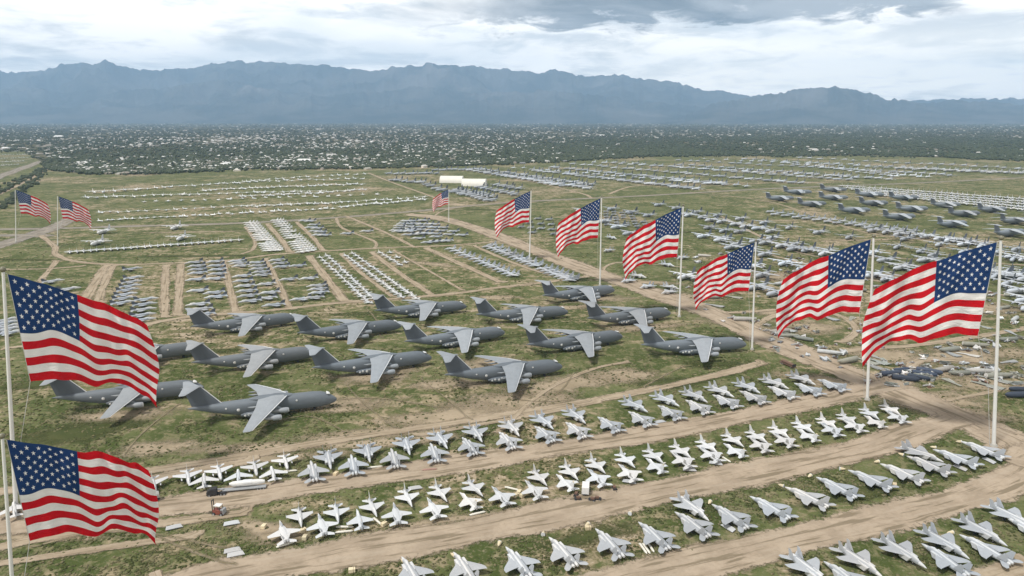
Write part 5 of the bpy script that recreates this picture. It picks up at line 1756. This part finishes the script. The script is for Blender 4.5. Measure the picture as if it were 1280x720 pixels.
BACK = [(-80, 92), (0, 86), (25, 88), (52, 97), (95, 93), (115, 85), (135, 86), (150, 85), (168, 81), (185, 88), (220, 94), (272, 90), (295, 84), (370, 84), (400, 88), (440, 89), (465, 93), (500, 90), (545, 86), (590, 89), (620, 92), (650, 93), (672, 97), (685, 92), (700, 95), (715, 98), (760, 99), (805, 105), (825, 106), (865, 115), (890, 118), (920, 121), (960, 126), (1050, 130), (1160, 127), (1225, 124), (1280, 127), (1360, 128)]
FRONT = [(820, 150), (850, 141), (875, 132), (920, 124), (940, 119), (970, 116), (1000, 110), (1020, 111), (1050, 117), (1080, 125), (1120, 129), (1165, 127), (1205, 129), (1280, 134), (1370, 138)]
MIDR = [(-80, 122), (0, 118), (60, 112), (140, 120), (230, 112), (300, 104), (380, 118), (430, 122), (520, 112), (600, 118), (700, 116), (780, 126), (860, 134), (950, 143)]
range_mesh('mountains', BACK, -90, 1370, 21000, 29500, 3)
range_mesh('foothills', MIDR, -90, 950, 19500, 25000, 21, 600, 80, 1900)
range_mesh('hills', FRONT, 815, 1370, 17500, 23000, 9, 420, 80, 2000)

# ------------------------------------------------------------------ haze
m = bpy.data.materials.new('haze')
m.use_nodes = True
nt = m.node_tree
nt.nodes.remove(nt.nodes['Principled BSDF'])
pv = nt.nodes.new('ShaderNodeVolumePrincipled')
pv.inputs['Color'].default_value = (.46, .70, 1.0, 1)
pv.inputs['Density'].default_value = 3.7e-5
nt.links.new(pv.outputs[0], nt.nodes['Material Output'].inputs['Volume'])
MATS['haze'] = m
hz = MB().box((0, 15100, 1249), (51600, 33200, 2500), 'haze')
tag(link(bpy.data.objects.new('haze', hz.mesh('haze'))), kind='stuff')

# ------------------------------------------------------------------ sky and sun
SUN_EL, SUN_AZ = R(60), R(232)            # azimuth clockwise from north (+Y)
w = bpy.data.worlds.new('World')
S.world = w
w.use_nodes = True
t = NT(w.node_tree)
for n in list(w.node_tree.nodes):
    w.node_tree.nodes.remove(n)
sky = t.n('ShaderNodeTexSky', sky_type='NISHITA')
sky.sun_disc = False
sky.sun_elevation = SUN_EL
sky.sun_rotation = SUN_AZ
sky.altitude = 800
d = t.n('ShaderNodeTexCoord').outputs['Generated']
sp = t.n('ShaderNodeSeparateXYZ')
t.put(sp.inputs[0], d)
X, Y, Z = sp.outputs
zz = t.m('ADD', t.m('MAXIMUM', Z, 0.0), .13)
cv = t.n('ShaderNodeCombineXYZ')
t.put(cv.inputs[0], t.m('DIVIDE', X, zz))
t.put(cv.inputs[1], t.m('DIVIDE', Y, zz))
P = cv.outputs[0]
n1 = t.noise(P, .95, 8, .62, .5)
n2 = t.noise(t.vm('MULTIPLY', P, (1.0, .9, 1.0)), 3.2, 8, .62, .5)
n3 = t.noise(t.vm('ADD', P, (31.7, 12.1, 0)), .45, 4, .5, .2)
el = t.m('ARCSINE', Z)
mixn = t.m('ADD', t.m('MULTIPLY', n1, .65), t.m('MULTIPLY', n2, .35))
cloud = t.mix(t.step(mixn, .40, .54), (.62, .63, .63), (1.12, 1.06, .99))
cloud = t.mix(t.m('MULTIPLY', t.step(n3, .52, .66), .45), cloud, (.58, .635, .68))
# slate cloud bank high over the eastern half of the range
az = t.m('ARCTAN2', X, Y)
wob = t.m('MULTIPLY', t.m('SUBTRACT', n2, .5), .11)
bank = t.m('MULTIPLY', t.step(t.m('ADD', el, wob), R(6.3), R(7.3)), t.m('MULTIPLY', t.step(t.m('ADD', az, t.m('MULTIPLY', wob, 2.0)), R(-12), R(4)), t.step(t.m('ADD', az, t.m('MULTIPLY', wob, 2.0)), R(33.5), R(29))))
bank = t.m('MULTIPLY', bank, t.step(el, R(24), R(12)))
cloud = t.mix(t.m('MULTIPLY', bank, .94), cloud, t.mix(t.step(n1, .4, .6), (.10, .12, .14), (.30, .32, .34)))
# bright milky band low over the eastern ridge
glow = t.m('MULTIPLY', t.step(az, R(2), R(14)), t.m('MULTIPLY', t.step(el, R(1.0), R(2.5)), t.step(el, R(6.5), R(4.5))))
cloud = t.mix(t.m('MULTIPLY', glow, t.m('MULTIPLY_ADD', n2, .9, .1)), cloud, (1.26, 1.16, 1.0))
cloud = t.mix(t.step(el, R(11), R(28)), cloud, t.mix(.45, (0, 0, 0), cloud))   # unseen sky overhead dimmed to deepen the sun's shadows
bg1, bg2 = t.n('ShaderNodeBackground'), t.n('ShaderNodeBackground')
t.put(bg1.inputs[0], sky.outputs[0])
bg1.inputs[1].default_value = .10
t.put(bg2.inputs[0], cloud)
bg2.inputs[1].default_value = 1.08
cover = t.m('SUBTRACT', 1.0, t.m('MULTIPLY', t.step(n3, .40, .26), .55))
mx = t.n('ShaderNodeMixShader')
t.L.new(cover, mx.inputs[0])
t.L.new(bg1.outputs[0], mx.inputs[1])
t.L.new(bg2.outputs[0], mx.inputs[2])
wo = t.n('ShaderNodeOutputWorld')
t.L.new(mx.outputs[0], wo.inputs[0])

sl = bpy.data.lights.new('sun', 'SUN')
sl.energy = 2.5
sl.angle = R(8)
sl.color = (1, .965, .91)
so = bpy.data.objects.new('sun', sl)
COL.objects.link(so)
so.rotation_euler = Vector((-math.sin(SUN_AZ) * math.cos(SUN_EL), -math.cos(SUN_AZ) * math.cos(SUN_EL), -math.sin(SUN_EL))).to_track_quat('-Z', 'Y').to_euler()

# ------------------------------------------------------------------ tidy and render settings
for k in KITS:
    for o, subs in k.kids:
        for s in subs:
            bpy.data.objects.remove(s)
        bpy.data.objects.remove(o)
    bpy.data.objects.remove(k.root)
vs = S.view_settings
S.display_settings.display_device = 'sRGB'
vs.view_transform = 'Standard'
vs.look = 'None'
vs.exposure = 0.57
vs.gamma = 1.0
vs.use_curve_mapping = False
S.render.engine = 'CYCLES'
S.cycles.use_denoising = True
S.cycles.max_bounces = 6
S.cycles.diffuse_bounces = 3
S.cycles.volume_bounces = 1
S.cycles.transparent_max_bounces = 24
S.cycles.caustics_reflective = False
S.cycles.caustics_refractive = False
